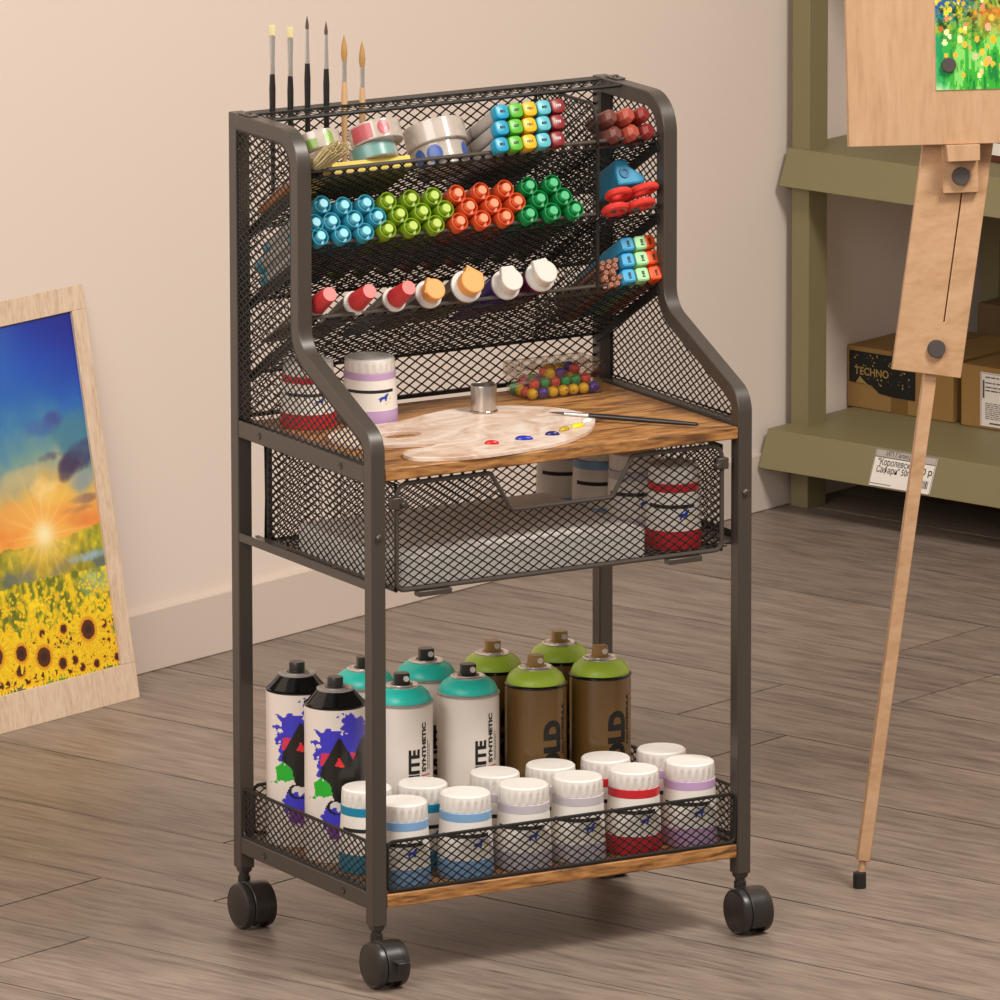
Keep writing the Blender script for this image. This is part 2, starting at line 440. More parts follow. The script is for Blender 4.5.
# ------------------------------------------------------------------ shelf unit against the wall
def RMX(o): o.rotation_euler = (0, 0, TH); return o
sh = empty('shelf_unit', room(1.942, -1.02, 0), (0, 0, TH), 'olive green metal shelving unit with cartons in the corner behind the easel', 'shelf')
def S(mb, name, m=GREEN, bevel=.001, label=None):
    o = obj(name, mb, m, sh, bevel=bevel, label=label); o.location = (-1.942, -1.02, 0); return o   # room coordinates
SB1 = -.45     # the shelves run on past the frame
for (a0, y0) in ((1.942, 1.011), (2.30, 1.011), (1.942, .30), (2.30, .30)):
    S(MB().box((a0, y0, 0), (a0+.034, y0+.025, 1.3)), 'post')
def shelf_board(zt, lipb, af):
    mb = MB(); y0, y1 = .27, 1.040
    prof = [(2.36, zt), (af, zt), (af-.017, lipb), (af-.014, lipb-.001), (af+.004, zt-.004), (2.36, zt-.004)]
    k = len(prof)
    vs = [(a, y0, z) for a, z in prof]+[(a, y1, z) for a, z in prof]
    fs = [tuple(range(k)), tuple(reversed(range(k, 2*k)))]+[(i, k+i, k+(i+1) % k, (i+1) % k) for i in range(k)]
    mb.add(vs, fs); return S(mb, 'shelf_board', bevel=.0006)
shelf_board(.0965, .0535, 1.905)
shelf_board(.4175, .3755, 1.940)
shelf_board(.80, .755, 1.940)

def text_mb(s, size, P, align='LEFT', bold=0.0, cut=None, wscale=1.0, fit=None):
    cu = bpy.data.curves.new('t', 'FONT'); cu.body = s; cu.size = size; cu.align_x = align; cu.offset = bold; cu.resolution_u = 3
    to = link(bpy.data.objects.new('t', cu)); dg = bpy.context.evaluated_depsgraph_get(); dg.update()
    me = bpy.data.meshes.new_from_object(to.evaluated_get(dg))
    bm = bmesh.new(); bm.from_mesh(me)
    bpy.data.objects.remove(to); bpy.data.curves.remove(cu); bpy.data.meshes.remove(me)
    if fit:
        x0 = min(v.co.x for v in bm.verts); k_ = fit/(max(v.co.x for v in bm.verts)-x0)
        for v in bm.verts: v.co.x = (v.co.x-x0)*k_
    if cut and bm.verts:
        for ax in (0, 1):
            lo = min(v.co[ax] for v in bm.verts); hi = max(v.co[ax] for v in bm.verts); q = lo+cut
            while q < hi:
                no = [0, 0, 0]; no[ax] = 1; co = [0, 0, 0]; co[ax] = q
                bmesh.ops.bisect_plane(bm, geom=bm.verts[:]+bm.edges[:]+bm.faces[:], plane_co=co, plane_no=no); q += cut
    mb = MB(); bm.verts.index_update()
    mb.add([P(v.co.x*wscale, v.co.y) for v in bm.verts], [[v.index for v in f.verts] for f in bm.faces])
    bm.free(); return mb
def join(*mbs):
    o = MB()
    for m in mbs: o.add(m.v, m.f, m.m)
    return o

# price tag on the lower lip
lipM = lambda u, v, off=.0006: Vector((0, 0, 0))
def on_lip(b, s, off=.0008):      # s: distance down the lip, b: room coordinate
    t = s/.0463; a = 1.905-.017*t; z = .0965-.043*t
    return RM @ Vector((a-off*.93, -b, z+off*.37))
tg = MB()
q = [(-.881, .002), (-.794, .002), (-.794, .0445), (-.881, .0445)]
tg.add([on_lip(b, s, .0003) for b, s in q]+[on_lip(b, s, .0010) for b, s in q], [(0,1,2,3),(7,6,5,4),(0,4,5,1),(1,5,6,2),(2,6,7,3),(3,7,4,0)])
tgo = obj('price_tag', tg, WHITEP); tag(tgo, 'white price tag with black Cyrillic text on the lower shelf lip', 'price tag')
ink = MB()
def lipbox(b0, b1, s0, s1, mb): mb.add([on_lip(b, s, .0012) for b, s in ((b0, s0), (b1, s0), (b1, s1), (b0, s1))], [(3, 2, 1, 0)])
for b0, b1, s0, s1 in ((-.880, -.795, .0105, .0113), (-.880, -.850, .0415, .0422), (-.880, -.795, .0022, .0027), (-.8805, -.880, .002, .044), (-.795, -.7945, .002, .0445)):
    lipbox(b0, b1, s0, s1, ink)
bb = -.815
for i, w in enumerate((1, 2, 1, 3, 1, 1, 2, 1)):
    lipbox(bb, bb+w*.0008, .030, .039, ink); bb += w*.0008+.0009
t1 = text_mb('ИП Галицын', .0075, lambda u, v: on_lip(-.866+u, .0088-v, .0012))
t2 = text_mb('"Королевское', .0105, lambda u, v: on_lip(-.875+u, .0198-v, .0012), bold=.0001, wscale=.78)
t3 = text_mb('Сафари" 50гр', .0105, lambda u, v: on_lip(-.875+u, .0285-v, .0012), bold=.0001, wscale=.78)
t4 = text_mb('50 р', .0105, lambda u, v: on_lip(-.816+u, .0235-v, .0012), bold=.0002)
obj('tag_print', join(ink, t1, t2, t3, t4), BLACKINK, tgo, smooth=0)
obj('header_strip', MB().add([on_lip(b, s, .0011) for b, s in ((-.880, .0027), (-.795, .0027), (-.795, .0105), (-.880, .0105))], [(3,2,1,0)]), mat('tag_grey', '#b9aea6', .7), tgo, smooth=0)

# cartons on the shelf
def carton(a0, b0, b1, z0, h, dp, label, tape=True, mm=CARD, name='carton'):
    c = empty(name, room(a0, (b0+b1)/2, z0), (0, 0, TH), label, 'box', None)
    w = abs(b1-b0)/2
    obj('carton_body', MB().box((0, -w, 0), (dp, w, h)), mm, c, bevel=.0012)
    if tape: obj('packing_tape', MB().box((-.0006, -.012, -.0003), (dp+.0005, .012, h+.0006)), CARDT, c)
    return c, w
c1, w1 = carton(2.062, -1.0485, -.8945, .0967, .072, .15, 'brown carton with a black and gold print on the lower shelf, leftmost')
# local: x into depth, +y toward the wall (left in view), z up
fp = lambda u, v: Vector((-.0008, w1-u, v))
pm = MB(); pm.add([fp(u, v) for u, v in ((.004, .0300), (.004, .0668), (.100, .0668), (.100, .0185), (.070, .0185), (.048, .0205), (.036, .029))], [tuple(range(7))])
obj('black_print', pm, BLACKINK, c1, smooth=0)
gp = lambda u, v: Vector((-.0013, w1-u, v))
gm = text_mb('TECHNO', .0125, lambda u, v: gp(.012+u, .040+v), bold=.0003, fit=.050)
g2 = text_mb('series pack', .0075, lambda u, v: gp(.066+u, .036+v), bold=.0002)
sp = MB(); r5 = random.Random(4)
for i in range(70):
    u, v, q = .012+r5.random()*.08, .027+r5.random()*.038, .0004+r5.random()*.0009
    if v < .036 and u < .045: continue
    sp.add([gp(u-q, v-q*.6), gp(u+q, v-q), gp(u+q*.7, v+q), gp(u-q, v+q*.8)], [(0, 1, 2, 3)])
tri = MB().add([gp(.014, .030), gp(.020, .038), gp(.026, .033), gp(.038, .024), gp(.026, .030)], [(0, 1, 4), (1, 2, 4), (2, 3, 4)])
obj('gold_lettering', join(gm, sp, tri), GOLDINK, c1, smooth=0)
c2, w2 = carton(2.060, -.8815, -.69, .0967, .072, .17, 'brown carton with a large white shipping label, right of the black printed carton', tape=False)
lp = lambda u, v, o=.0008: Vector((-o, w2-u, v))
lab = MB().add([lp(.0285, .0035), lp(.145, .0035), lp(.145, .066), lp(.0285, .066)], [(0, 1, 2, 3)])
lo_ = obj('shipping_label', lab, WHITEP, c2, smooth=0)
li = MB(); r6 = random.Random(9)
def lrect(u0, v0, u1, v1): li.add([lp(u0, v0, .0013), lp(u1, v0, .0013), lp(u1, v1, .0013), lp(u0, v1, .0013)], [(0, 1, 2, 3)])
for i, v in enumerate((.060, .0535, .0485, .0445)): 
    u = .036
    while u < .14:
        l = .003+r6.random()*.008; lrect(u, v, u+l, v+.0014); u += l+.0014
for i in range(9):
    u = .036
    while u < .14:
        l = .002+r6.random()*.006; lrect(u, .030-.0022*i, u+l, .0308-.0022*i); u += l+.0012
lrect(.032, .036, .0345, .057); lrect(.030, .0050, .0304, .065); lrect(.030, .0646, .145, .065); lrect(.042, .0065, .075, .0083)
obj('label_print', li, mat('grey_ink', '#5b524b', .7), lo_, smooth=0)
c3, w3 = carton(2.245, -1.00, -.74, .0967, .10, .05, 'narrow dark carton at the back of the lower shelf, behind the labelled carton', tape=False, mm=mat('dark_cardboard', '#6f5636', .8, var=.06))
c4, w4 = carton(2.012, -.845, -.70, .4177, .024, .10, 'dark red box with a white front label on the upper shelf', tape=False, mm=DARKBOX, name='small_box')
obj('white_label', MB().add([Vector((-.0008, w4-u, v)) for u, v in ((.01, .0085), (.13, .0085), (.13, .0225), (.01, .0225))], [(0, 1, 2, 3)]), WHITEP, c4, smooth=0)

# ------------------------------------------------------------------ easel
ps = R(-22); al = R(8)
EH = Vector((math.cos(ps), math.sin(ps), 0)); n0 = Vector((math.sin(ps), -math.cos(ps), 0))
EV = Vector((0, 0, math.cos(al))) - n0*math.sin(al); EN = EH.cross(EV)
FT = Vector((.6029, .1003, 0))
es = empty('easel', FT, (0, 0, 0), 'beech tripod easel with a slotted arm, knobs and a black rubber foot', 'easel')
def ep(u, v, n=0): return EH*u + EV*v + EN*n             # relative to the foot
def eleg(u): return .0037+.1585*(u-.0265)                # centre line of the leg, by height
ld = Vector((.1585, 1)).normalized(); lw = Vector((ld.y, -ld.x))   # along and across the leg, in (u, v)
def along(c, t, w): return (c[0]+ld.x*t+lw.x*w, c[1]+ld.y*t+lw.y*w)
def epl(pts, n0_, n1_, name, m=BEECH, bevel=.0008, par=es):
    return obj(name, MB().prism(pts, lambda u, v, n: ep(u, v, n), n0_, n1_), m, par, bevel=bevel)
cA = (.0037, .0265)
lg = epl([along(cA, 0, -.0063), along(cA, 0, .0063), along(cA, .70, .0063), along(cA, .70, -.0063)], -.006, .006, 'leg')
a_, b_ = ep(*along(cA, .002, 0)), ep(.0005, .003)
obj('leg_peg', MB().tube([tuple(b_), tuple(a_)], .0036, 12), BEECH, lg)
ftv = Vector((0, 0, 1))
obj('rubber_foot', MB().lathe([(0, -.0), (.0064, 0), (.0066, .002), (.0064, .0152), (.005, .016), (0, .016)], 20, 0, Matrix.Translation((.0, 0, 0))), RUBBER, lg, label='black rubber foot cap')
# upper arm: plate in two strips around a slot
pc = (.0735, .503)        # middle of the lower edge
def strip(t0, t1, w0, w1): return [along(pc, t0, w0), along(pc, t0, w1), along(pc, t1, w1), along(pc, t1, w0)]
slot0, slot1, tE = .052, .40, .46
arm = MB()
PP = lambda u, v, n: ep(u, v, n)
arm.prism([along(pc, 0, -.0345), along(pc, 0, .0345), along(pc, tE, .0345), along(pc, tE, .0115), along(pc, slot0, .0110), along(pc, slot0, .0095), along(pc, tE, .0095), along(pc, tE, -.0345)], PP, .0065, .0125)
ao = obj('arm_plate', arm, BEECH, es, bevel=.0007)
def disc(u, v, n, r, h, seg=28):
    M = Matrix.Translation(ep(u, v, n)) @ Matrix((EH, EV, EN)).transposed().to_4x4()
    return MB().lathe([(0, 0), (r, 0), (r, h*.75), (r*.93, h), (0, h)], seg, 0, M)
KNOB = mat('grey_knob', '#4b4340', .5)
obj('knob', disc(.0835, .5275, .0125, .0088, .005), KNOB, es)
cl = MB().prism([(.0915, .679), (.127, .6795), (.127, .80), (.0905, .80)], PP, .0125, .021)
obj('clamp_block', cl, BEECH, es, bevel=.0007)
obj('rest_block', MB().prism([(.0935, .7105), (.1255, .711), (.1255, .7268), (.0925, .7268)], PP, .021, .040), BEECHV, es, bevel=.0006)
obj('knob', disc(.1090, .6955, .021, .0088, .006), KNOB, es)
top = ep(*along(cA, .95, 0))
def farleg(foot):
    f = Vector(foot)
    o = obj('leg', MB().tube([f+Vector((0, 0, .015)), tuple(top-Vector((0, 0, .01)))], .008, 4), BEECH, es)
    obj('rubber_foot', MB().lathe([(0, 0), (.0085, 0), (.0085, .018), (0, .018)], 16, 0, Matrix.Translation(f)), RUBBER, o)
farleg(EH*.33); farleg(EH*.30 - n0*.20)
obj('head_block', MB().box((-.03, -.02, -.02), (.03, .02, .02), 0, Matrix.Translation(top-EN*.03)), BEECH, es, bevel=.001)

bd = empty('drawing_board', FT+ep(-.0025, .7271, .022), (0, 0, 0), 'plain beech drawing board resting on the easel', 'board')
def bp_(u, v, n=0): return ep(u+.0025, v-.7271, n-.022)
obj('board_panel', MB().prism([(-.0025, .7271), (.34, .7271), (.34, 1.06), (-.0035, 1.06)], lambda u, v, n: bp_(u, v, n), .0222, .0315), BEECHV, bd, bevel=.0006)
def meadow():
    nx, ny = 150, 130
    X, Y = np.meshgrid((np.arange(nx)+.5)/nx*.18, (np.arange(ny)+.5)/ny*.16)
    st = fbm(nx, ny, 7, 5, 4, 7.0); n2 = fbm(nx, ny, 16, 8, 4); n3 = fbm(nx, ny, 40, 18, 2, 1.5)
    img = np.zeros((ny, nx, 3)); 
    img[:] = hx('#0f8f2a')*(1-st[..., None])+hx('#63c63a')*st[..., None]
    mixc(img, (st > .60)*.7, hx('#9be07a')); mixc(img, (st < .38)*.6, hx('#0a6a3a'))
    mixc(img, np.clip((.02-X)/.02, 0, 1)*.6, hx('#2fb07a')); mixc(img, np.clip((.010-Y-X*.4)/.008, 0, 1)*.8, hx('#c8e8b0'))
    up = np.clip((Y-.045+(n2-.5)*.03)/.03, 0, 1)
    mixc(img, up*(n2 > .45)*.8, hx('#7a7a1e')); mixc(img, up*(n3 > .58), hx('#c8c030')); mixc(img, up*(n3 < .36), hx('#17351c'))
    mixc(img, np.clip((Y-.06)/.02, 0, 1)*(n2 < .5)*np.clip((.05-X)/.03, 0, 1), hx('#2a5f94'))
    mixc(img, np.clip(1-((X-.055)/.022)**2-((Y-.072)/.022)**2+(n2-.5)*1.2, 0, 1)*.8, hx('#d87a2a'))
    mixc(img, np.clip((Y-.09)/.02, 0, 1)*(n3 > .5)*.8, hx('#d07a4a'))
    r = random.Random(2)
    fl_ = [(.011, .056, .0028, '#f6e6a8'), (.014, .052, .0022, '#f4ecc0'), (.009, .046, .003, '#d8e8a8'), (.024, .049, .0032, '#f2e6a0'), (.029, .044, .0028, '#f0b838'), (.019, .034, .0026, '#f0b040'),
           (.052, .06, .0033, '#f0b08a'), (.041, .049, .0028, '#e8b040'), (.057, .048, .0036, '#f2b41c'), (.046, .036, .0032, '#e8c040'), (.052, .028, .0036, '#efb070'), (.045, .017, .0025, '#e8d080'), (.039, .032, .0034, '#c8c890'), (.034, .041, .002, '#e0a060')]
    fl_ += [(r.random()*.18, .012+r.random()*.06, .0015+r.random()*.002, r.choice(['#f0b838', '#f2e6a0', '#f0a070', '#e8c040'])) for i in range(30)]
    fl_ += [(r.random()*.18, .055+r.random()*.1, .0012+r.random()*.0016, r.choice(['#f0b020', '#d85a28', '#f2e6a0', '#e88a5a', '#e8d040'])) for i in range(170)]
    for x, y, s, c in fl_: 
        img[((X-x)/s*1.15)**2+((Y-y)/s*.85)**2 < 1] = hx(c)
    return img
pr = empty('meadow_print', FT+ep(.0847, .7802, .0316), (0, 0, 0), 'bright meadow flower print pinned to the drawing board by a black magnet', 'picture')
obj('paper_sheet', MB().prism([(0, 0), (.18, 0), (.18, .16), (-.0005, .16)], lambda u, v, n: ep(u, v, n), .0, .0008), WHITEP, pr)
inkgrid('meadow_picture', meadow(), lambda u, v: ep(.18*u, .16*v, .0011), PICT, pr)
mg = empty('round_magnet', FT+ep(.0968, .8044, .0328), (0, 0, 0), 'round dark magnet on the lower left corner of the meadow print', 'magnet')
M_ = Matrix((EH, EV, EN)).transposed().to_4x4()
obj('magnet_disc', MB().lathe([(0, 0), (.007, 0), (.0073, .001), (.0073, .0035), (.0066, .0045), (0, .0045)], 28, 0, M_), KNOB, mg)

ROOMSET = {o.name for o in SC.objects}
# ------------------------------------------------------------------ the cart
W, T, D = .417, .015, .2757
cart = empty('rolling_art_cart', (W/2, D/2, 0), (0, 0, 0), 'black metal rolling art cart with mesh trays, drawer and rustic wood shelves', 'cart')
def part(name, mb, m=METAL, bevel=0, par=None, smooth=35, label=None):
    o = obj(name, mb, m, par or cart, bevel=bevel, smooth=smooth, label=label)
    o.location = (-W/2, -D/2, 0) if par is None else (0, 0, 0)
    return o
yx = lambda x: (lambda u, v, n: Vector((x+n, u, v)))          # u=y, v=z
xz = lambda y: (lambda u, v, n: Vector((u, y+n, v)))          # u=x, v=z
xy = lambda z: (lambda u, v, n: Vector((u, v, z+n)))
cl_ = fillet([(.0075, .06), (.0075, .5272), (.1472, .5914), (.1472, .7925), (D-T, .7925)], [.022, .035, .030], 12)
fo1, fi1 = offs(cl_, .0075), offs(cl_, -.0075)       # outer (front) and inner edge of the bent tube
def bolt(c, ax, r=.004, h=.002):
    M = Matrix.Translation(c) @ Vector((0, 0, 1)).rotation_difference(Vector(ax)).to_matrix().to_4x4()
    return MB().lathe([(0, 0), (r, 0), (r*.95, h*.5), (r*.6, h*.95), (0, h)], 14, 0, M)
def socket(c, ax, r=.0034):
    M = Matrix.Translation(c) @ Vector((0, 0, 1)).rotation_difference(Vector(ax)).to_matrix().to_4x4()
    return MB().lathe([(r*.35, -.0006), (r*.5, .0001), (r*.55, .0006), (r, .0006), (r, -.001)], 16, 0, M)
panel_in = [(y, z) for y, z in fi1 if z > .503] + [(D-T, fi1[-1][1])]
for s in (0, 1):
    x0 = 0 if s == 0 else W-T
    mb = MB(); n = len(cl_)
    vs = []
    for i in range(n):
        for (y, z), x in ((fo1[i], x0), (fo1[i], x0+T), (fi1[i], x0+T), (fi1[i], x0)): vs.append((x, y, z))
    fs = [(4*i+a, 4*i+(a+1) % 4, 4*i+4+(a+1) % 4, 4*i+4+a) for i in range(n-1) for a in range(4)]
    fs += [(3, 2, 1, 0), (4*n-4, 4*n-3, 4*n-2, 4*n-1)]
    mb.add(vs, fs)
    mb.box((x0, D-T, .06), (x0+T, D, .80))
    mb.box((x0+.0004, T, .486), (x0+T-.0004, D-T, .503)); mb.box((x0+.0004, T, .0755), (x0+T-.0004, D-T, .092))
    fr_ = part('side_frame', mb, METAL, .0011)
    ox = x0 if s == 0 else x0+T; ax = (-1, 0, 0) if s == 0 else (1, 0, 0)
    for yy, zz in ((.220, .4945), (.061, .4945), (.215, .0835), (.059, .0835)):
        part('screw', socket((ox, yy, zz), ax), SCREW, par=fr_)
    part('bolt', bolt((x0+T/2, 0, .4360), (0, -1, 0), .0036, .003), SCREW, par=fr_)
    for yy in (T/2, D-T/2):
        part('end_plug', MB().loft([(.0052, .0052, .0555), (.0062, .0062, .0575), (.0064, .0064, .061)], 16, 6, 0, Matrix.Translation((x0+T/2, yy, 0))), METAL, par=fr_)
    # side mesh
    xm = .0015 if s == 0 else W-.0015
    pm_ = MB().lattice(panel_in + [(D-T, .503)] if False else [(T, .503)]+panel_in+[(D-T, .503)], .0118, .0078, yx(xm), .00115, .0009)
    pm_.tube([Vector((xm, y, z)) for y, z in [(T+.0008, .5045)]+[(y+.0008, z-.0006) for y, z in panel_in]+[(D-T-.0008, .5045)]], .0014, 6, True)
    part('side_mesh', pm_, WIRE)
# casters: wheel axle parallel to x, trailing forward
HOODM = CASTER
def caster(cx, cy, brake):
    c = empty('caster'); c.parent = cart; c.location = (cx-W/2, cy-D/2, 0)
    del_y = -.016
    c['label'] = 'black twin wheel caster with a brake tab' if brake else 'black twin wheel caster'
    ax = lambda x, y=del_y, z=.0263: Matrix.Translation((x, y, z)) @ Matrix.Rotation(PI/2, 4, 'Y')
    for x0, x1, sg in ((-.0165, -.0085, -1), (.0085, .0165, 1)):
        r = .0226; h = x1-x0
        pf = [(0, 0), (r*.80, 0), (r*.86, .0006), (r*.9, .0002), (r*.97, .0012), (r, .0032), (r, h-.0005), (r*.9, h), (0, h)]
        if sg > 0: pf = [(q, h-z) for q, z in reversed(pf)]
        obj('wheel', MB().lathe(pf, 40, 0, ax(x0)), CASTER, c)
    hd = MB(); seg = 26; a0, a1 = R(-38), R(232)      # angle in the y-z plane, 0 = front(-y)
    for (ro, ri, x0, x1) in ((.0230, .0210, -.0078, .0090),):
        vs = []
        for i in range(seg+1):
            a = a0+(a1-a0)*i/seg; cy_, cz_ = -math.cos(a), math.sin(a)
            for rr_, xx in ((ro, x0), (ro, x1), (ri, x1), (ri, x0)): vs.append((xx, del_y+cy_*rr_, .0263+cz_*rr_))
        fs = [(4*i+k, 4*i+4+k, 4*i+4+(k+1) % 4, 4*i+(k+1) % 4) for i in range(seg) for k in range(4)]+[(0, 1, 2, 3), (4*seg+3, 4*seg+2, 4*seg+1, 4*seg)]
        hd.add(vs, fs)
    hd.lathe([(0, 0), (.0212, 0), (.0212, .003), (0, .003)], 30, 0, ax(-.0015))
    obj('hood', hd, HOODM, c, bevel=.0008)
    obj('stem', MB().lathe([(0, .036), (.0060, .036), (.0060, .0515), (.0050, .052), (.0050, .0565), (0, .0565)], 20), CASTER, c)
    if brake:
        bm_ = MB().box((-.0035, -.0135, .0), (.0085, -.0, .0022), 0, Matrix.Translation((0, del_y-.0205, .0320)))
        bm_.box((.0, -.0035, -.0095), (.0048, .004, .0), 0, Matrix.Translation((0, del_y-.0215, .0320)))
        obj('brake_lever', bm_, CASTER, c, bevel=.0006)
for cx in (T/2, W-T/2):
    caster(cx, T/2, cx < .1); caster(cx, D-T/2, False)
# boards
part('tabletop', MB().box((T+.0005, 0, .489), (W-T-.0005, .262, .5005)), RUSTIC, .0012, label='rustic brown wood tabletop')
part('bottom_shelf', MB().box((T+.0005, 0, .0772), (W-T-.0005, D-.001, .0903)), RUSTIC, .0012, label='rustic brown wood bottom shelf')
# upper back mesh and rails
bk = MB().lattice([(T, .503), (W-T, .503), (W-T, .797), (T, .797)], .0138, .0092, xz(.2695), .0013, .001)
bk.box((T, .2675, .5025), (W-T, .2715, .5065)); bk.box((T, .2683, .7940), (W-T, .2707, .7960))
part('back_mesh', bk, WIRE)
# top rack
rk = MB().box((T, .2590, .7965), (W-T, D-.001, .7985))
rk.box((T, D-.0025, .7940), (W-T, D-.0005, .7985))
rk.lattice([(T, .218), (W-T, .218), (W-T, .2595), (T, .2595)], .0138, .0160, xy(.7972), .0014, .0008)
rk.tube([(T+.001, .235, .7985), (T+.003, .2185, .7985), (.05, .2172, .7985), (W-.05, .2172, .7985), (W-T-.003, .2185, .7985), (W-T-.001, .235, .7985)], .002, 8)
ro_ = part('top_rack', rk, WIRE, .0003)
for x in (.006, W-.006):
    part('rack_bracket', MB().box((x-.0055, .236, .8001), (x+.0055, .258, .8018)), METAL, .0008, par=ro_)
    part('screw', bolt((x, .246, .8018), (0, 0, 1), .0034, .002), SCREW, par=ro_)
# sloping trays
C30, S30 = math.cos(R(30)), .5
TD = Vector((0, -C30, S30)); TN = Vector((0, S30, C30))
def TO(k): return Vector((0, .152, .613+.0705*k))
def TP(k, x, t, n): return TO(k) + Vector((x, 0, 0)) + TD*t + TN*n
TL = .1345
for k in range(3):
    P_ = (lambda k: (lambda u, v, n: TP(k, u, v, n-.001)))(k)
    mb = MB().lattice([(T+.001, -TL), (W-T-.001, -TL), (W-T-.001, 0), (T+.001, 0)], .0126, .0112, P_, .0017, .0010)
    for u0, u1 in ((T+.0005, T+.0025), (W-T-.0025, W-T-.0005)):
        mb.prism([(u0, -TL), (u1, -TL), (u1, .001), (u0, .001)], P_, -.0085, .001)
    mb.prism([(T, -TL), (W-T, -TL), (W-T, -TL+.004), (T, -TL+.004)], P_, -.001, .001)
    zl_ = TO(k).z
    mb.lattice([(T+.001, zl_-.0015), (W-T-.001, zl_-.0015), (W-T-.001, zl_+.0058), (T+.001, zl_+.0058)], .0126, .0112, xz(.1515), .0017, .001)
    mb.tube([(T+.001, .1518, zl_-.001), (W-T-.001, .1518, zl_-.001)], .0011, 6)
    tr_ = part('tray', mb, WIRE)
    z = TO(k).z+.0058
    part('tray_lip', MB().tube([(T+.0005, .1515, z), (W-T-.0005, .1515, z)], .0020, 8), METAL, par=tr_)
    # divider
    zl = TO(k).z; xd = .3338
    if k < 2:
        pg = [(.151, zl+.003), (.151, zl+.0690), (.2675, zl+.0690-.0673), (.2675, zl-.0667)]
        edge = pg
    else:
        arc = fillet([(.151, zl+.003), (.151, .7955), (.235, .7955)], [.045], 12)
        pg = arc+[(.2675, .7955), (.2675, zl-.0667)]; edge = pg
    mb = MB().lattice(pg, .0100, .0066, yx(xd), .0011, .0009)
    mb.tube([Vector((xd, y, z_)) for y, z_ in edge], .0014 if k < 2 else .0016, 6, True)
    mb.tube([(xd, .150, zl+.003), (xd, .150, zl+(.069 if k < 2 else .01))], .0019, 8)
    part('divider', mb, WIRE, par=tr_)
# drawer runners
for s in (0, 1):
    f_ = (lambda x: x) if s == 0 else (lambda x: W-x)
    mb = MB()
    def bx(x0, x1, y0, y1, z0, z1): mb.box((min(f_(x0), f_(x1)), y0, z0), (max(f_(x0), f_(x1)), y1, z1))
    bx(.0005, .0025, T, D-T, .3845, .3925)
    bx(.003, .009, T, D-.002, .3835, .3852); bx(.024, .0275, .006, D-.004, .3835, .3852)
    bx(.009, .024, T, T+.02, .3835, .3852); bx(.009, .024, .20, D-T, .3835, .3852)
    y = T+.02
    while y < .20:
        if not (.105 < y < .115): mb.prism([(f_(.009), y), (f_(.024), y+.004), (f_(.024), y+.0062), (f_(.009), y+.0022)], xy(.3844), -.0007, .0008)
        y += .0058
    part('drawer_runner', mb, METAL)
# drawer
dr_ = empty('drawer'); dr_.parent = cart; dr_.location = (-W/2, -D/2, 0)
dx0, dx1, dy0, dy1, dz0, dz1 = .0305, .3872, .008, .262, .3812, .4825
def dp(name, mb, m=WIRE, bevel=0): 
    return obj(name, mb, m, dr_, bevel=bevel)
hl = [(dx0, .4835), (.1325, .4822), (.1555, .4465), (.2655, .4445), (.288, .4835), (dx1, .4835)]
hl = [(dx0, .4835), (.1325, .4835), (.1555, .4458), (.2655, .4458), (.288, .4835), (dx1, .4835)]
fpoly = [(dx0, dz0)]+[(x, z) for x, z in hl]+[(dx1, dz0)]
dp('drawer_front', MB().lattice(fpoly, .0124, .0080, xz(dy0), .0012, .0009))
rim = fillet([((dx0+dx1)/2, dz0), (dx0, dz0), (dx0, .4835), (.1325, .4835), (.1555, .4458), (.2655, .4458), (.288, .4835), (dx1, .4835), (dx1, dz0), ((dx0+dx1)/2+.001, dz0)], [.008, .012, .006, .006, .006, .006, .012, .008], 5)
dp('front_wire', MB().tube([(x, dy0-.001, z) for x, z in rim], .0023, 8, True), METAL)
for nm, x in (('drawer_side', dx0), ('drawer_side', dx1)):
    mb = MB().lattice([(dy0, dz0), (dy1, dz0), (dy1, dz1), (dy0, dz1)], .0118, .0078, yx(x), .0011, .0009)
    mb.tube([(x, y, z) for y, z in ((dy0, dz0), (dy1, dz0), (dy1, dz1), (dy0, dz1))], .002, 6, True)
    dp(nm, mb)
mb = MB().lattice([(dx0, dz0), (dx1, dz0), (dx1, dz1), (dx0, dz1)], .0124, .0080, xz(dy1), .0012, .0009)
mb.tube([(x, dy1, z) for x, z in ((dx0, dz0), (dx1, dz0), (dx1, dz1), (dx0, dz1))], .002, 6, True)
for x in (dx0, dx1-.0035): mb.box((x, dy1-.007, dz0), (x+.0035, dy1, dz1))
dp('drawer_back', mb)
dp('drawer_floor', MB().lattice([(dx0, dy0), (dx1, dy0), (dx1, dy1), (dx0, dy1)], .0124, .0080, xy(dz0), .0014, .0009))
for x, sg in ((dx0, 1), (dx1, -1)):
    c = dp('corner_clip', MB().box((x-.006, dy0-.0045, .4600), (x+.006, dy0+.004, .4710)), METAL, .0008)
    obj('screw', bolt((x+sg*.006, dy0-.0045, .4645), (0, -1, 0), .0042, .004), SCREW, c)
for x0, x1 in ((.052, .088), (.326, .363)):
    dp('stop_tab', MB().box((x0, .002, .3735), (x1, .012, .3790)), METAL, .0008)
    
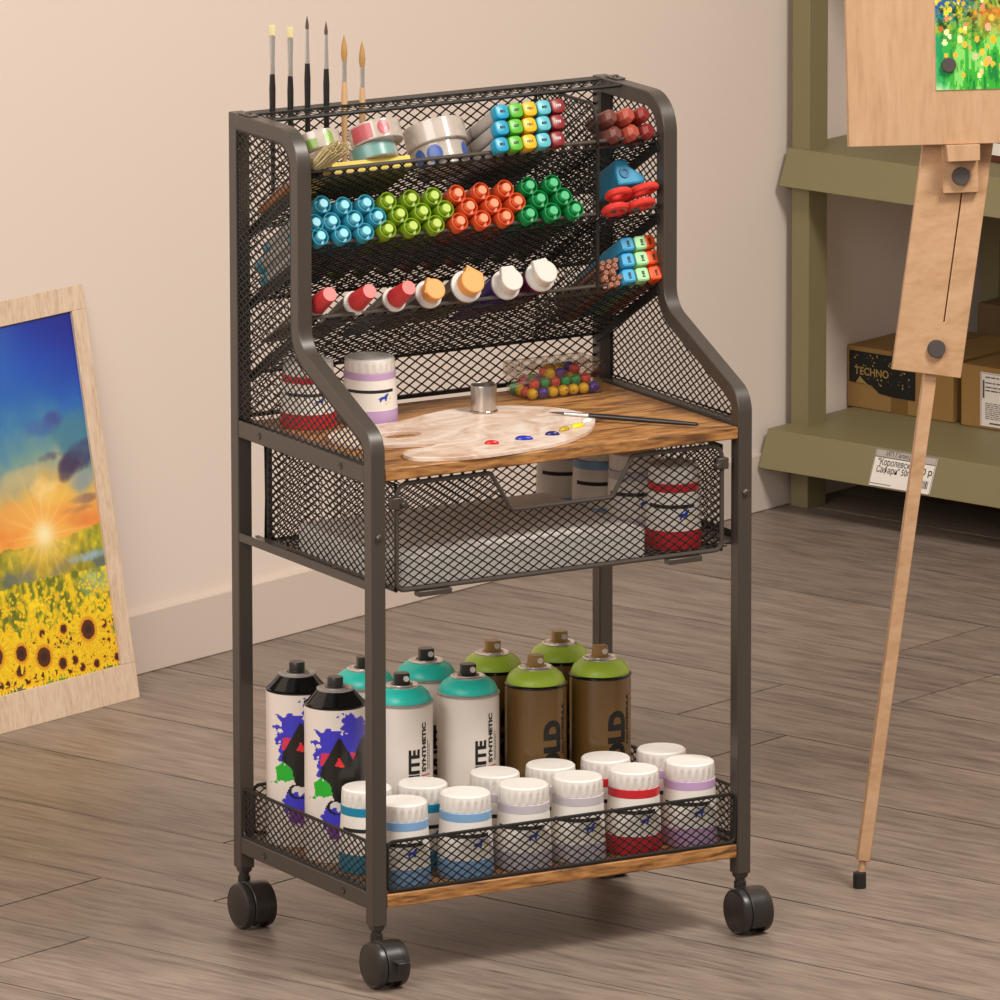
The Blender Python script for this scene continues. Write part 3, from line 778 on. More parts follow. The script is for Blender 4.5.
# bottom guard rails of mesh
for nm, PF, u0, u1 in (('guard_front', xz(.0022), T+.001, W-T-.001), ('guard_back', xz(D-.011), T+.001, W-T-.001), ('guard_left', yx(.0030), T+.001, D-T-.001), ('guard_right', yx(W-.0030), T+.001, D-T-.001)):
    z0, z1 = .0925, .1405
    mb = MB().lattice([(u0, z0), (u1, z0), (u1, z1), (u0, z1)], .0115, .0078, PF, .0012, .0009)
    pth = fillet([((u0+u1)/2, z0), (u0+.001, z0), (u0+.001, z1), (u1-.001, z1), (u1-.001, z0), ((u0+u1)/2+.001, z0)], [.006]*4, 4)
    mb.tube([PF(u, v, 0) for u, v in pth], .0018, 6, True)
    part(nm.split('_')[0]+'_rail', mb, WIRE)

# ------------------------------------------------------------------ jars
VA = math.atan2(-.866, -.5)       # direction from the cart towards the viewer
def cyl(Rr, ang0): 
    return lambda u, v: Vector((Rr*math.cos(ang0+u/Rr), Rr*math.sin(ang0+u/Rr), v))
def cutpoly(poly, cut, P):
    bm = bmesh.new(); bm.faces.new([bm.verts.new((x, y, 0)) for x, y in poly])
    for ax in (0,):
        lo = min(p[0] for p in poly); hi = max(p[0] for p in poly); q = lo+cut
        while q < hi:
            bmesh.ops.bisect_plane(bm, geom=bm.verts[:]+bm.edges[:]+bm.faces[:], plane_co=(q, 0, 0), plane_no=(1, 0, 0)); q += cut
    bm.verts.index_update(); mb = MB().add([P(v.co.x, v.co.y) for v in bm.verts], [[v.index for v in f.verts] for f in bm.faces]); bm.free(); return mb
LOGOB = mat('logo_blue', '#2440b0', .4); LOGOY = mat('logo_yellow', '#e8d85a', .4)
jar = empty('paint_jar', cat='jar')
prof = [(0, 0), (.0258, 0), (.0268, .0012), (.0270, .004), (.0268, .0190), (.0264, .0192), (.0262, .030), (.0255, .045), (.0248, .0560), (.0250, .0562), (.0250, .0640), (.0242, .0644), (0, .0644)]
BASEC = JB['red']
jb = obj('jar_body', MB().lathe(prof, 44, [1, 1, 1, 1, 0, 0, 0, 0, 1, 1, 1, 0]), [JARW, BASEC], jar)
ln = MB().lathe([(.0257, .0408), (.0259, .0408), (.02572, .0445), (.0256, .0445)], 40, 0, None, VA-1.0, VA+.95)
lt = text_mb('ACRYLIC', .0034, lambda u, v: cyl(.0259, VA+.1)(u, .0428+v), cut=.003)
obj('label_stripe', ln, BLACKINK, jb)
dog = [(0, 0), (.0025, .0018), (.0050, .0022), (.0066, .0040), (.0085, .0046), (.0094, .0038), (.0084, .0030), (.0076, .0008), (.0070, -.0022), (.0060, -.0022), (.0056, .0), (.0036, -.0002), (.0024, -.0026), (.0014, -.0026), (.0016, -.0004)]
dog = [(x*1.3, y*1.35) for x, y in dog]
pl = cyl(.02645, VA+.24)
obj('logo', cutpoly(dog, .0012, lambda u, v: pl(u, v+.0335)), LOGOB, jb, label='blue running animal emblem', smooth=0)
ye = join(cutpoly([(.0085, .0), (.0115, .001), (.0120, .003), (.0105, .0035), (.0095, .002)], .0012, lambda u, v: pl(u+.0028, v+.032)), cutpoly([(.006, -.006), (.0105, -.0045), (.0095, -.0035), (.0058, -.0048)], .0012, lambda u, v: pl(u+.0020, v+.0325)))
obj('logo_accent', ye, LOGOY, jb, smooth=0)
cp = MB()
segs = 80; vs = []
for r_, z_, rib in ((.0240, .0648, 1), (.0244, .0655, 1), (.0242, .0745, 1), (.0240, .0755, 0), (.0236, .0795, 0), (.0222, .0808, 0)):
    for i in range(segs):
        q = r_ - (.0009 if rib and i % 4 > 1 else 0); a = 2*PI*i/segs; vs.append((q*math.cos(a), q*math.sin(a), z_))
fs = [(k*segs+i, k*segs+(i+1) % segs, (k+1)*segs+(i+1) % segs, (k+1)*segs+i) for k in range(5) for i in range(segs)]
fs += [tuple(reversed(range(segs)))]
vs += [(.0205*math.cos(2*PI*i/segs), .0200*math.sin(2*PI*i/segs), .0807) for i in range(segs)]
fs += [(5*segs+i, 5*segs+(i+1) % segs, 6*segs+(i+1) % segs, 6*segs+i) for i in range(segs)] + [tuple(6*segs+i for i in range(segs))]
cp.add(vs, fs)
obj('jar_cap', cp, CAPW, jar, label='white ribbed screw cap')
GJ = 'acrylic paint jars on the bottom shelf'
zB = .0904
JN = {'red': 'red', 'lilac': 'lilac', 'grey': 'pale grey', 'blue': 'light blue', 'teal': 'teal'}
jars = [((.0480, .0975), 'teal', 'teal banded paint jar beside the front left post, behind the light blue pair'),
        ((.0500, .0325), 'blue', 'light blue banded paint jar in the front row, directly right of the front left post'),
        ((.1190, .0325), 'blue', 'light blue banded paint jar in the front row, second from the front left post'),
        ((.1832, .033), 'grey', 'pale grey banded paint jar in the front row, right of the light blue pair'),
        ((.2430, .033), 'grey', 'pale grey banded paint jar in the front row, left of the red banded jar'),
        ((.3050, .0325), 'red', 'red banded paint jar in the front row of the bottom shelf'),
        ((.3680, .0335), 'lilac', 'lilac banded paint jar at the right end of the front row'),
        ((.1020, .0850), 'teal', 'teal banded paint jar in the back row, behind the two light blue jars'),
        ((.1832, .0880), 'grey', 'pale grey banded paint jar, leftmost of the two grey ones in the back row'),
        ((.2447, .0875), 'grey', 'pale grey banded paint jar in the back row, left of the back red jar'),
        ((.3056, .0865), 'red', 'red banded paint jar in the back row, behind the front red jar'),
        ((.3695, .0890), 'lilac', 'lilac banded paint jar at the right end of the back row')]
first = True
allj = [((x, y, zB), c, l, GJ, 1.0) for (x, y), c, l in jars]
allj += [((.0524, .2160, .5006), 'red', 'red banded paint jar on the tabletop in the left rear corner', 'acrylic paint jars on the tabletop', .79),
         ((.1112, .2010, .5006), 'lilac', 'lilac banded paint jar on the tabletop behind the palette', 'acrylic paint jars on the tabletop', .79),
         ((.3545, .0420, .3825), 'red', 'red banded paint jar in the front right corner of the mesh drawer', 'acrylic paint jars in the drawer', 1),
         ((.3500, .1080, .3825), 'grey', 'pale grey banded paint jar in the drawer right behind the red jar', 'acrylic paint jars in the drawer', 1),
         ((.3460, .1680, .3825), 'blue', 'light blue banded paint jar in the drawer, third back from the red jar', 'acrylic paint jars in the drawer', 1),
         ((.3400, .2260, .3825), 'blue', 'light blue banded paint jar at the very back of the drawer', 'acrylic paint jars in the drawer', 1)]
for loc, c, l, g, zs in allj:
    if c == 'red' and first: o = jar; o.location = loc; tag(o, l, 'jar', g); first = False
    else:
        o = dup(jar, loc, (0, 0, 0), l, g, {BASEC: JB[c]})
    o.scale = (1, 1, zs)
    o.rotation_euler = (0, 0, random.uniform(-.12, .12))

# ------------------------------------------------------------------ spray cans
CAN_WHITE = mat('white_can', '#e9ddd2', .28, 0, .5, .4); CAN_GOLD = mat('brown_can', '#6e5026', .28, 0, .5, .4)
TEAL = mat('teal_dome', '#2accba', .35); LIME = mat('lime_dome', '#b2d040', .35); BLK = mat('gloss_black', '#0d0c0c', .12)
NOZT = mat('tan_nozzle', '#a9814a', .4); DOT = mat('nozzle_dot', '#d8d0c8', .4); ORNG = mat('orange_ink', '#c85a3a', .5); GRYR = mat('grey_ring', '#a8a09a', .35, .3)
CR = .0300
def can_base(name, bodym, domem, nozm, seam, ring, flat):
    global CH
    CH = .1505 if flat else .1465
    c = empty(name, cat='spray can')
    if bodym is not None:
        b = obj('can_body', MB().lathe([(0, 0), (CR-.0015, 0), (CR, .0018), (CR, CH-.0045), (CR-.0012, CH-.0012), (CR-.0012, CH)], 56), bodym, c)
    else: b = None
    obj('seam_ring', MB().lathe([(CR-.0014, CH-.0018), (CR+.0004, CH-.0010), (CR+.0005, CH+.0006), (CR-.0010, CH+.0016), (CR-.003, CH+.0012)], 48), seam, c)
    if flat:   # conical shoulder
        dp_ = [(CR-.0006, CH+.0008), (CR-.003, CH+.0030), (.0205, CH+.0105), (.0175, CH+.0140)]
    else:
        dp_ = [(CR-.0016, CH+.001), (CR-.0019, CH+.0038), (CR-.0042, CH+.0088), (.0215, CH+.0125), (.0165, CH+.0150)]
    obj('dome', MB().lathe(dp_, 48), domem, c)
    zt = dp_[-1][1]; rt = dp_[-1][0]
    obj('collar', MB().lathe([(rt+.0004, zt-.0008), (rt+.0006, zt+.0008), (rt-.0012, zt+.0017), (rt-.003, zt+.0008), (rt-.0055, zt+.0003), (rt-.0058, zt+.0018), (.0068, zt+.0022), (0, zt+.0022)], 40), ring, c)
    nz = obj('nozzle', MB().lathe([(.0105, zt+.0006), (.0104, zt+.0024), (.0076, zt+.0030), (.0076, zt+.0105), (.0070, zt+.0117), (0, zt+.0117)], 28) if flat else
             MB().lathe([(.0108, zt+.0006), (.0106, zt+.0022), (.0080, zt+.0028)], 28).loft([(.0074, .0070, zt+.0024), (.0074, .0068, zt+.0090), (.0072, .0062, zt+.0125)], 20, 4, 0, Matrix.Rotation(VA+PI/2+.25, 4, 'Z')), nozm, c, bevel=.0004)
    if not flat:
        a = VA+.25
        M = Matrix.Translation((.0068*math.cos(a)+.0028*-math.sin(a), .0068*math.sin(a)+.0028*math.cos(a), zt+.0078)) @ Vector((0, 0, 1)).rotation_difference(Vector((math.cos(a), math.sin(a), .06))).to_matrix().to_4x4()
        obj('spray_orifice', MB().lathe([(0, 0.0006), (.0008, .0008), (.0012, .0010), (.0028, .0010), (.0028, -.001)], 16, 0, M), DOT, nz)
    return c, b
# white cans
CW, bw = can_base('spray_can', CAN_WHITE, TEAL, CASTER, GRYR, STEEL, False)
up = lambda Rr, ang, z0: (lambda u, v: cyl(Rr, ang)(-v, z0+u))      # text running upwards
RT = CR+.00025
def ang_at(dx): return VA + math.asin(dx/31.0)
wt = text_mb('WHITE', .0150, up(RT, ang_at(17.2), .0470), bold=.0007, cut=.0024, fit=.0575)
st_ = text_mb('SYNTHETIC', .0066, up(RT, ang_at(23.6), .0815), bold=.00035, cut=.0024, fit=.0485)
sm = MB()
for i, (dx, z0, z1) in enumerate(((25.6, .083, .112), (27.0, .083, .108))):
    z = z0; r7 = random.Random(i)
    while z < z1:
        l = .001+r7.random()*.0025
        sm.add([cyl(RT, ang_at(dx))(u, zz) for u, zz in ((-.00045, z), (.00045, z), (.00045, z+l), (-.00045, z+l))], [(0, 1, 2, 3)]); z += l+.0006
obj('lettering', join(wt, st_, sm), BLACKINK, bw, smooth=0)
orr = MB()
for z in (.0775, .0745, .0715): orr.add([cyl(RT, ang_at(19.5))(u, zz) for u in (0, .004, .008, .012) for zz in (z, z+.0013)], [(2*i, 2*i+2, 2*i+3, 2*i+1) for i in range(3)])
obj('stripes', orr, ORNG, bw, smooth=0)
# brown cans
CG, bg = can_base('spray_can', CAN_GOLD, LIME, NOZT, BLK, STEEL, False)
gt = text_mb('GOLD', .0240, up(RT, ang_at(23.3), .0420), bold=.0017, cut=.0024, fit=.0730)
nf = text_mb('NC-FORMULA', .0054, up(RT, ang_at(27.6), .0800), bold=.00025, cut=.0024, fit=.0500)
sm = MB(); z = .052; r7 = random.Random(8)
while z < .092:
    l = .001+r7.random()*.002
    sm.add([cyl(RT, ang_at(29.0))(u, zz) for u, zz in ((-.0006, z), (.0006, z), (.0006, z+l), (-.0006, z+l))], [(0, 1, 2, 3)]); z += l+.0006
obj('lettering', join(gt, nf, sm), BLACKINK, bg, smooth=0)
# white cans with a paint splash print and black shoulder
CB, bb_ = can_base('spray_can', None, BLK, CASTER, BLK, GRYR, True)
def splash(nx=150, ny=130):
    A = (np.arange(nx)+.5)/nx*2*PI; Z = (np.arange(ny)+.5)/ny*CH
    AA, ZZ = np.meshgrid(A, Z)
    th_ = (AA - (VA % (2*PI)) + PI) % (2*PI) - PI
    dx = np.where(np.abs(th_) < PI/2, 30*np.sin(th_), 99); dy = (CH-ZZ)*1016+6*np.cos(th_)   # picture units, from the rim
    img = np.zeros((ny, nx, 3)); img[:] = hx('#e9ddd2')
    n = fbm(nx, ny, 22, 3, 4, 1.0)-.5; n2 = fbm(nx, ny, 40, 9, 3)-.5
    def reg(x0, x1, y0, y1, col, k=10):
        d = np.maximum(np.maximum(x0-dx, dx-x1), np.maximum(y0-dy, dy-y1)) + (n+n2)*k
        img[d < 0] = hx(col)
    reg(-18, 31, 26, 74, '#3a35c0', 14); reg(8, 31, 14, 40, '#3a35c0', 14); reg(-21, 2, 76, 93, '#22b02a', 9)
    reg(-12, 31, 104, 124, '#3d3ac4', 9); reg(-8, 31, 122, 136, '#7a2a98', 8)
    reg(-14, -2, 50, 60, '#d83050', 4)
    def poly(P, col):
        ins = np.zeros(dx.shape, bool); j = len(P)-1
        for i in range(len(P)):
            (xi, yi), (xj, yj) = P[i], P[j]
            c = ((yi > dy) != (yj > dy)) & (dx < (xj-xi)*(dy-yi)/((yj-yi) if yj != yi else 1e-9)+xi); ins ^= c; j = i
        img[ins] = hx(col)
    poly([(3, 34), (6, 36), (17, 56), (24, 36), (29, 30), (30.5, 34), (30.5, 97), (10, 99), (-1, 98), (-5, 80), (-15, 72), (-13, 64)], '#16120f')
    poly([(4, 53), (-1, 63), (9, 63)], '#e8303a'); poly([(14, 49), (20, 49), (17, 56)], '#e8303a')
    el = np.abs(np.hypot((dx-2)/9, (dy-103)/7)-1) < .14; img[el & (dy > 97)] = hx('#16120f')
    return img
bo = inkgrid('can_body', splash(), lambda u, v: (CR*math.cos(2*PI*u), CR*math.sin(2*PI*u), CH*v), SPLASH, CB)
bo.data.shade_smooth()
GC = 'spray cans on the bottom shelf'
place = [(CB, (.0475, .157), 'white spray can with black shoulder and blue paint splash print, front of the two'),
         (CB, (.0465, .2310), 'white spray can with black shoulder and splash print, behind its twin'),
         (CW, (.1145, .1470), 'white spray can with turquoise dome in the front row, next to the front left post'),
         (CW, (.1885, .1480), 'white spray can with turquoise dome in the front row, beside the brown cans'),
         (CW, (.1180, .2260), 'white spray can with turquoise dome in the back row, half hidden by the front post'),
         (CW, (.1865, .2260), 'white spray can with turquoise dome in the back row, middle of the shelf'),
         (CG, (.2635, .1480), 'brown spray can with lime dome in the front row, left of its neighbour'),
         (CG, (.3375, .1510), 'brown spray can with lime dome in the front row, rightmost can on the shelf'),
         (CG, (.2590, .2230), 'brown spray can with lime dome in the back row, left of its neighbour'),
         (CG, (.3360, .2260), 'brown spray can with lime dome in the back row, rightmost one')]
seen = set()
for pr_, (x, y), l in place:
    if pr_ not in seen: seen.add(pr_); pr_.location = (x, y, zB); tag(pr_, l, 'spray can', GC)
    else: dup(pr_, (x, y, zB), (0, 0, 0), l, GC)

# ------------------------------------------------------------------ round markers on the middle tray
ROT = (R(60), 0, 0)
MC = {'light blue': ('#3a9db6', '#70bfce'), 'lime green': ('#86a61f', '#a3bb33'), 'orange': ('#d9582a', '#e47d4c'), 'green': ('#128c46', '#2fa765')}
MM = {k: (mat('marker_'+k.replace(' ', '_'), a, .35), mat('marker_tip_'+k.replace(' ', '_'), b, .35)) for k, (a, b) in MC.items()}
BARREL = mat('marker_barrel', '#b9b4ae', .35)
mk = empty('marker_pen', cat='marker pen')
m0, m1 = MM['light blue']
obj('marker_cap', MB().lathe([(.0080, -.045), (.0084, -.0445), (.0086, -.002), (.0087, 0), (.0080, .0004), (.0075, -.0004), (.0074, -.0055), (.0050, -.0056)], 28), m0, mk)
obj('cap_button', MB().lathe([(.0050, -.0057), (.0047, .0022), (.0040, .0030), (0, .0030)], 24), m1, mk)
obj('marker_barrel', MB().lathe([(0, -.125), (.0050, -.125), (.0074, -.121), (.0076, -.119), (.0076, -.044)], 24), BARREL, mk)
obj('end_plug', MB().lathe([(0, -.1256), (.0052, -.1256), (.0077, -.1212), (.0079, -.108), (.0075, -.1078)], 24), m0, mk)
TT = .0131
rows = {'light blue': ([.0272, .0517, .0763], [.0245, .0437, .0686, .0934], [.0386, .0607, .0847]),
        'lime green': ([.1005, .1270, .1531], [.1173, .1424, .1674], [.1088, .1340, .1585]),
        'orange': ([.1790, .2042, .2294], [.1935, .2198, .2462], [.1844, .2107, .2373]),
        'green': ([.2557, .2813, .3065], [.2714, .2979], [.2635, .2896])}
NN = [.0090, .0228, .0370]; RN = ['bottom', 'middle', 'top']; ORD = ['first', 'second', 'third', 'fourth']
started = False
for c, rws in rows.items():
    for ri, xs in enumerate(rws):
        for i, x in enumerate(xs):
            if c == 'light blue' and ri == 1 and i == 0: x = .0258
            nn = NN[ri]
            if c == 'light blue' and ri == 2 and i == 0: nn = .0405
            l = '%s marker pen, %s from the left in the %s row of its bundle' % (c, ORD[i], RN[ri])
            g = 'marker pens on the middle tray'
            if not started: mk.location = TP(1, x, TT, nn); mk.rotation_euler = ROT; tag(mk, l, 'marker pen', g); started = True
            else: dup(mk, TP(1, x, TT, nn), ROT, l, g, {m0: MM[c][0], m1: MM[c][1]})

# ------------------------------------------------------------------ square alcohol markers, top tray
AC = [('sky blue', '#1c94b6', 'B02'), ('bright green', '#5aae30', 'G07'), ('yellow', '#dcae1a', 'Y011'), ('aqua', '#58b0bc', 'B00'), ('dark red', '#801c1d', 'R39')]
GREYB = mat('grey_marker_body', '#a9a19a', .4); GREYD = mat('grey_marker_band', '#7d756f', .4); INKW = mat('pale_ink', '#e8d8d0', .6)
def amark(cm, code, inkm, first_label):
    o = empty('twin_tip_marker', cat='marker pen')
    obj('marker_body', MB().loft([(.0050, .0050, -.115), (.0066, .0066, -.110), (.0066, .0066, -.060), (.0068, .0068, -.0595), (.0068, .0068, -.056), (.0066, .0066, -.0555), (.0066, .0066, -.011)], 28, 3.4, [0, 0, 1, 1, 1, 0]), [GREYB, GREYD], o)
    ca = obj('end_cap', MB().loft([(.0069, .0069, -.0115), (.0074, .0074, -.0105), (.0075, .0075, -.003), (.0070, .0070, -.0006), (.0058, .0058, .0)], 28, 3.2), cm, o)
    obj('code', text_mb(code, .0036, lambda u, v: Vector((u, v-.0012, .0004)), 'CENTER', .0001), inkm, ca, smooth=0)
    return o
cols = [.2338, .2492, .2644, .2800, .2955]
AN = [.0080, .0248, .0408]; ASH = [-.0097, -.0047, 0]
for ci, (nm, hc, code) in enumerate(AC):
    p0 = None
    for ri in range(3):
        l = '%s capped square marker in the %s row of the top tray stack' % (nm, RN[ri]); g = 'square markers on the top tray'
        loc = TP(2, cols[ci]+ASH[ri], .0155, AN[ri])
        if p0 is None:
            p0 = amark(mat('cap_'+nm.replace(' ', '_'), hc, .35), code, INKW if ci == 4 else BLACKINK, l)
            p0.location = loc; p0.rotation_euler = ROT; tag(p0, l, 'marker pen', g)
        else: dup(p0, loc, ROT, l, g)
# highlighters, bottom tray right bay
HC = [('blue', '#3fa3d0'), ('pale green', '#a8dca0'), ('orange', '#f0551e')]
for ci, (nm, hc) in enumerate(HC):
    p0 = None; hm = mat('highlighter_'+nm.replace(' ', '_'), hc, .35)
    for ri in range(3):
        l = '%s ended square highlighter in the %s row of the right bay, bottom tray' % (nm, RN[ri]); g = 'highlighters on the bottom tray'
        loc = TP(0, (.3670, .3822, .3967)[ci]+(0, .0042, .0085)[ri]*.9, .0130, (.0088, .0248, .0408)[ri])
        if ci == 2: loc.x = min(loc.x, .3985)
        if p0 is None:
            p0 = empty('highlighter', loc, ROT, l, 'highlighter', g)
            hb = obj('highlighter_cap', MB().loft([(.0064, .0064, -.045), (.0068, .0068, -.040), (.0069, .0069, -.004), (.0066, .0066, -.0012), (.0052, .0052, .0)], 28, 5), hm, p0)
            obj('highlighter_body', MB().loft([(.0045, .0045, -.105), (.0060, .0060, -.098), (.0060, .0060, -.0445)], 24, 5), hm, p0)
            tm = MB()
            for w_, v in ((.0032, .0024), (.0026, .0012), (.0032, 0), (.0022, -.0014), (.0038, -.0028)):
                tm.add([(-w_/2, v-.0004, .0004), (w_/2, v-.0004, .0004), (w_/2, v+.0004, .0004), (-w_/2, v+.0004, .0004)], [(0, 1, 2, 3)])
            obj('cap_print', tm, BLACKINK, hb, smooth=0)
        else: dup(p0, loc, ROT, l, g)
# brown pencils beside them
PEN = wood('pencil_wood', [(.3, '#8f5a40'), (.6, '#b3785a')], (40, 40, 4)); LEAD = mat('pencil_lead', '#6b3a2c', .6)
pn = None
for ri in range(5):
    for ci in range(3 if ri % 2 == 0 else 4):
        x = .3395+.0058*ci+(.0029 if ri % 2 == 0 else 0)+.0011*ri; n = .0036+.0058*ri
        loc = TP(0, x, .004+.003*((ri*3+ci*5) % 4), n)
        l = 'brown pencil in the bundle beside the highlighters, row %s up, %s from left' % (('one', 'two', 'three', 'four', 'five')[ri], ORD[ci]); g = 'brown pencils on the bottom tray'
        if pn is None:
            pn = empty('pencil', loc, ROT, l, 'pencil', g)
            obj('pencil_shaft', MB().lathe([(0, -.10), (.0028, -.10), (.0028, -.0008), (.0024, 0), (.0011, 0)], 6), PEN, pn)
            obj('pencil_lead', MB().lathe([(0, .0001), (.0011, .0001), (.0011, -.002)], 8), LEAD, pn)
        else: dup(pn, loc, ROT, l, g)
# paint tubes along the bottom tray
TUBEM = mat('tube_metal', '#8d857e', .3, .8); SHO = mat('tube_shoulder', '#d9d2ca', .35); RCAP = mat('red_cap', '#c8383a', .4); RCT = mat('red_cap_top', '#f06a64', .4)
OCAP = mat('orange_cap', '#e39a4c', .45); WCAP = mat('ivory_cap', '#d2c8bc', .4); PUR = mat('purple_tube', '#3f1f8c', .35); PLUM = mat('plum_tube', '#5a1440', .35)
def tube_body(o, r, m, tl=-.105):
    obj('tube_body', MB().loft([(r*1.35, .0012, tl), (r*1.32, .0016, tl+.008), (r*1.2, r*.5, tl+.035), (r, r*.96, tl+.075), (r, r, -.012)], 32, 2), m, o)
    obj('shoulder', MB().lathe([(r, -.0125), (r+.0008, -.012), (r+.0008, -.0095), (r-.001, -.0085), (r-.004, -.0075), (.006, -.0035), (0, -.0035)], 32), SHO, o)
gT = 'paint tubes on the bottom tray'
rt_ = empty('paint_tube', cat='paint tube')
tube_body(rt_, .0112, TUBEM)
n = 28; vs = []
for z, q in ((-.006, .0098), (.022, .0074), (.0228, .0068)):
    for i in range(2*n): vs.append(((q-(.0005 if i % 2 else 0))*math.cos(PI*i/n), (q-(.0005 if i % 2 else 0))*math.sin(PI*i/n), z))
k = 2*n
fs = [(j*k+i, j*k+(i+1) % k, (j+1)*k+(i+1) % k, (j+1)*k+i) for j in range(2) for i in range(k)]+[tuple(reversed(range(k)))]
rc = obj('screw_cap', MB().add(vs, fs), RCAP, rt_)
obj('cap_top', MB().add([(.0069*math.cos(PI*i/n), .0069*math.sin(PI*i/n), .0229) for i in range(k)], [tuple(range(k))]), RCT, rc, smooth=0)
for i, (x, l) in enumerate(((.0288, 'paint tube with a ribbed red cap, leftmost on the bottom tray'), (.0705, 'paint tube with a ribbed red cap, middle one of three'), (.1115, 'paint tube with a ribbed red cap, beside the orange capped tubes'))):
    loc = TP(0, x, (.012, .014, .016)[i], (.0165, .0145, .0130)[i]); rot = (R(60), 0, 0)
    if i == 0: rt_.location = loc; rt_.rotation_euler = rot; tag(rt_, l, 'paint tube', gT)
    else: dup(rt_, loc, rot, l, gT)
def flip(r, bodym, capm, tabpts):
    o = empty('paint_tube', cat='paint tube'); tube_body(o, r, bodym)
    c = MB().lathe([(0, -.006), (r*.80, -.006), (r*.82, .0045), (r*.76, .0055), (0, .0055)], 32)
    obj('flip_cap', c, capm, o, bevel=.0004)
    obj('cap_tab', MB().prism(tabpts, lambda u, v, n: Vector((u, v, n)), -.001, .0048), capm, o, bevel=.0006)
    return o
sq = lambda r, a: [(r*math.cos(a)+.0*1, r*math.sin(a))]
t1_ = flip(.0130, TUBEM, OCAP, [(-.0125, -.002), (-.0050, .0125), (.001, .0100), (-.004, -.007)]); t1_.location = TP(0, .1490, .017, .0142); t1_.rotation_euler = ROT
tag(t1_, 'paint tube with a round orange flip cap, the smaller of the two', 'paint tube', gT)
t2_ = flip(.0150, TUBEM, OCAP, [(-.0105, .0045), (-.0010, .0165), (.0130, .0065), (.0105, -.004), (-.008, -.006)]); t2_.location = TP(0, .1880, .023, .0160); t2_.rotation_euler = ROT
tag(t2_, 'larger paint tube with an orange flip cap, pointed at the top', 'paint tube', gT)
t3_ = flip(.0140, PUR, WCAP, [(-.0110, .0020), (-.0080, .0140), (.0050, .0140), (.0100, .003), (.0, -.006)]); t3_.location = TP(0, .2340, .017, .0150); t3_.rotation_euler = ROT
tag(t3_, 'violet paint tube with an ivory flip cap, next to the larger orange capped tube', 'paint tube', gT)
t4_ = flip(.0140, PLUM, WCAP, [(-.0120, .0), (-.0120, .0120), (.0030, .0140), (.0080, .004), (.0, -.006)]); t4_.location = TP(0, .2690, .024, .0170); t4_.rotation_euler = ROT
tag(t4_, 'plum paint tube with an ivory flip cap, rightmost tube of the tray', 'paint tube', gT)
# scissors and dispenser in the middle tray right bay
def scissors(loc, label, seed=0, handle=REDP, roll=0.0):
    o = empty('scissors', loc, (R(60), 0, 0), label, 'scissors', 'scissors on the middle tray')
    # local x across, y = tray normal, z = along the tray towards the viewer
    for s in (-1, 1):
        pts = []
        for i in range(26):
            a = 2*PI*i/26; pts.append((s*.0142+.0108*math.cos(a)+.002*s*math.sin(a), s*.0010, -.006+.0115*math.sin(a)))
        h = obj('handle', MB().tube(pts, .0036, 10, True), handle, o)
        b = MB().prism([(s*.011, -.022), (s*.004, -.026), (-s*.002, -.045), (-s*.0035, -.060), (s*.001, -.10), (s*.0045, -.06), (s*.006, -.045)], lambda u, v, n: Vector((u, n, v)), s*.0012-.0009, s*.0012+.0009)
        obj('blade', b, STEEL, o)
        obj('handle_shank', MB().tube([(s*.011, s*.0014, -.020), (s*.005, s*.0014, -.036), (s*.001, s*.0014, -.050)], [.0042, .0040, .0030], 10), handle, o)
    obj('pivot', MB().lathe([(0, .0035), (.003, .0035), (.003, -.0035), (0, -.0035)], 14, 0, Matrix.Translation((0, 0, -.050)) @ Matrix.Rotation(PI/2, 4, 'X')), STEEL, o)
    return o
scissors(TP(1, .3640, .018, .0052), 'red handled scissors lying at the bottom of the right bay')
scissors(TP(1, .3690, .023, .0185), 'red handled scissors lying on top of the lower pair')
bd_ = empty('tape_dispenser', TP(1, .3780, -.010, .0320), ROT, 'blue plastic dispenser tilted behind the red scissors', 'dispenser')
bmm = MB().prism([(-.013, -.002), (.016, -.002), (.019, .004), (.004, .017), (.0035, .024), (-.0095, .025), (-.0125, .014)], lambda u, v, n: Vector((u, v, n)), -.030, .016)
obj('dispenser_body', bmm, BLUEP, bd_, bevel=.0025, seg=3)
obj('wheel_recess', MB().lathe([(0, .0163), (.0028, .0163), (.0034, .0175), (.0052, .0175), (.0056, .0155)], 20, 0, Matrix.Translation((-.004, .010, 0))), mat('dark_blue_plastic', '#1f6d92', .4), bd_)
# dark red and brown sticks in the top right bay
ST = {'brown': mat('stick_brown', '#6d3b32', .45), 'rust': mat('stick_rust', '#a84a38', .45), 'maroon': mat('stick_maroon', '#84261f', .45)}
stk = None
SROT = (Matrix.Rotation(R(60), 3, 'X') @ Matrix.Rotation(R(24), 3, 'Y')).to_euler()
for nm, x, t, L_ in (('brown', .3545, .012, 0), ('rust', .3740, .012, 0), ('maroon', .3920, .010, 0)):
    for ri in range(2):
        loc = TP(2, x-.002*ri, t+.003*ri, (.0088, .0250)[ri]); l = '%s pastel stick in the %s layer of the top right bay' % (nm, ('lower', 'upper')[ri])
        if stk is None:
            stk = empty('pastel_stick', loc, SROT, l, 'pastel stick', 'pastel sticks on the top tray'); sm0 = ST['brown']
            obj('stick_body', MB().loft([(.0076, .0076, -.030), (.0084, .0084, -.028), (.0084, .0084, -.0040), (.0060, .0060, 0)], 6, 2.0), sm0, stk, smooth=25, bevel=.0006)
        else: dup(stk, loc, SROT, l, None, {sm0: ST[nm]})
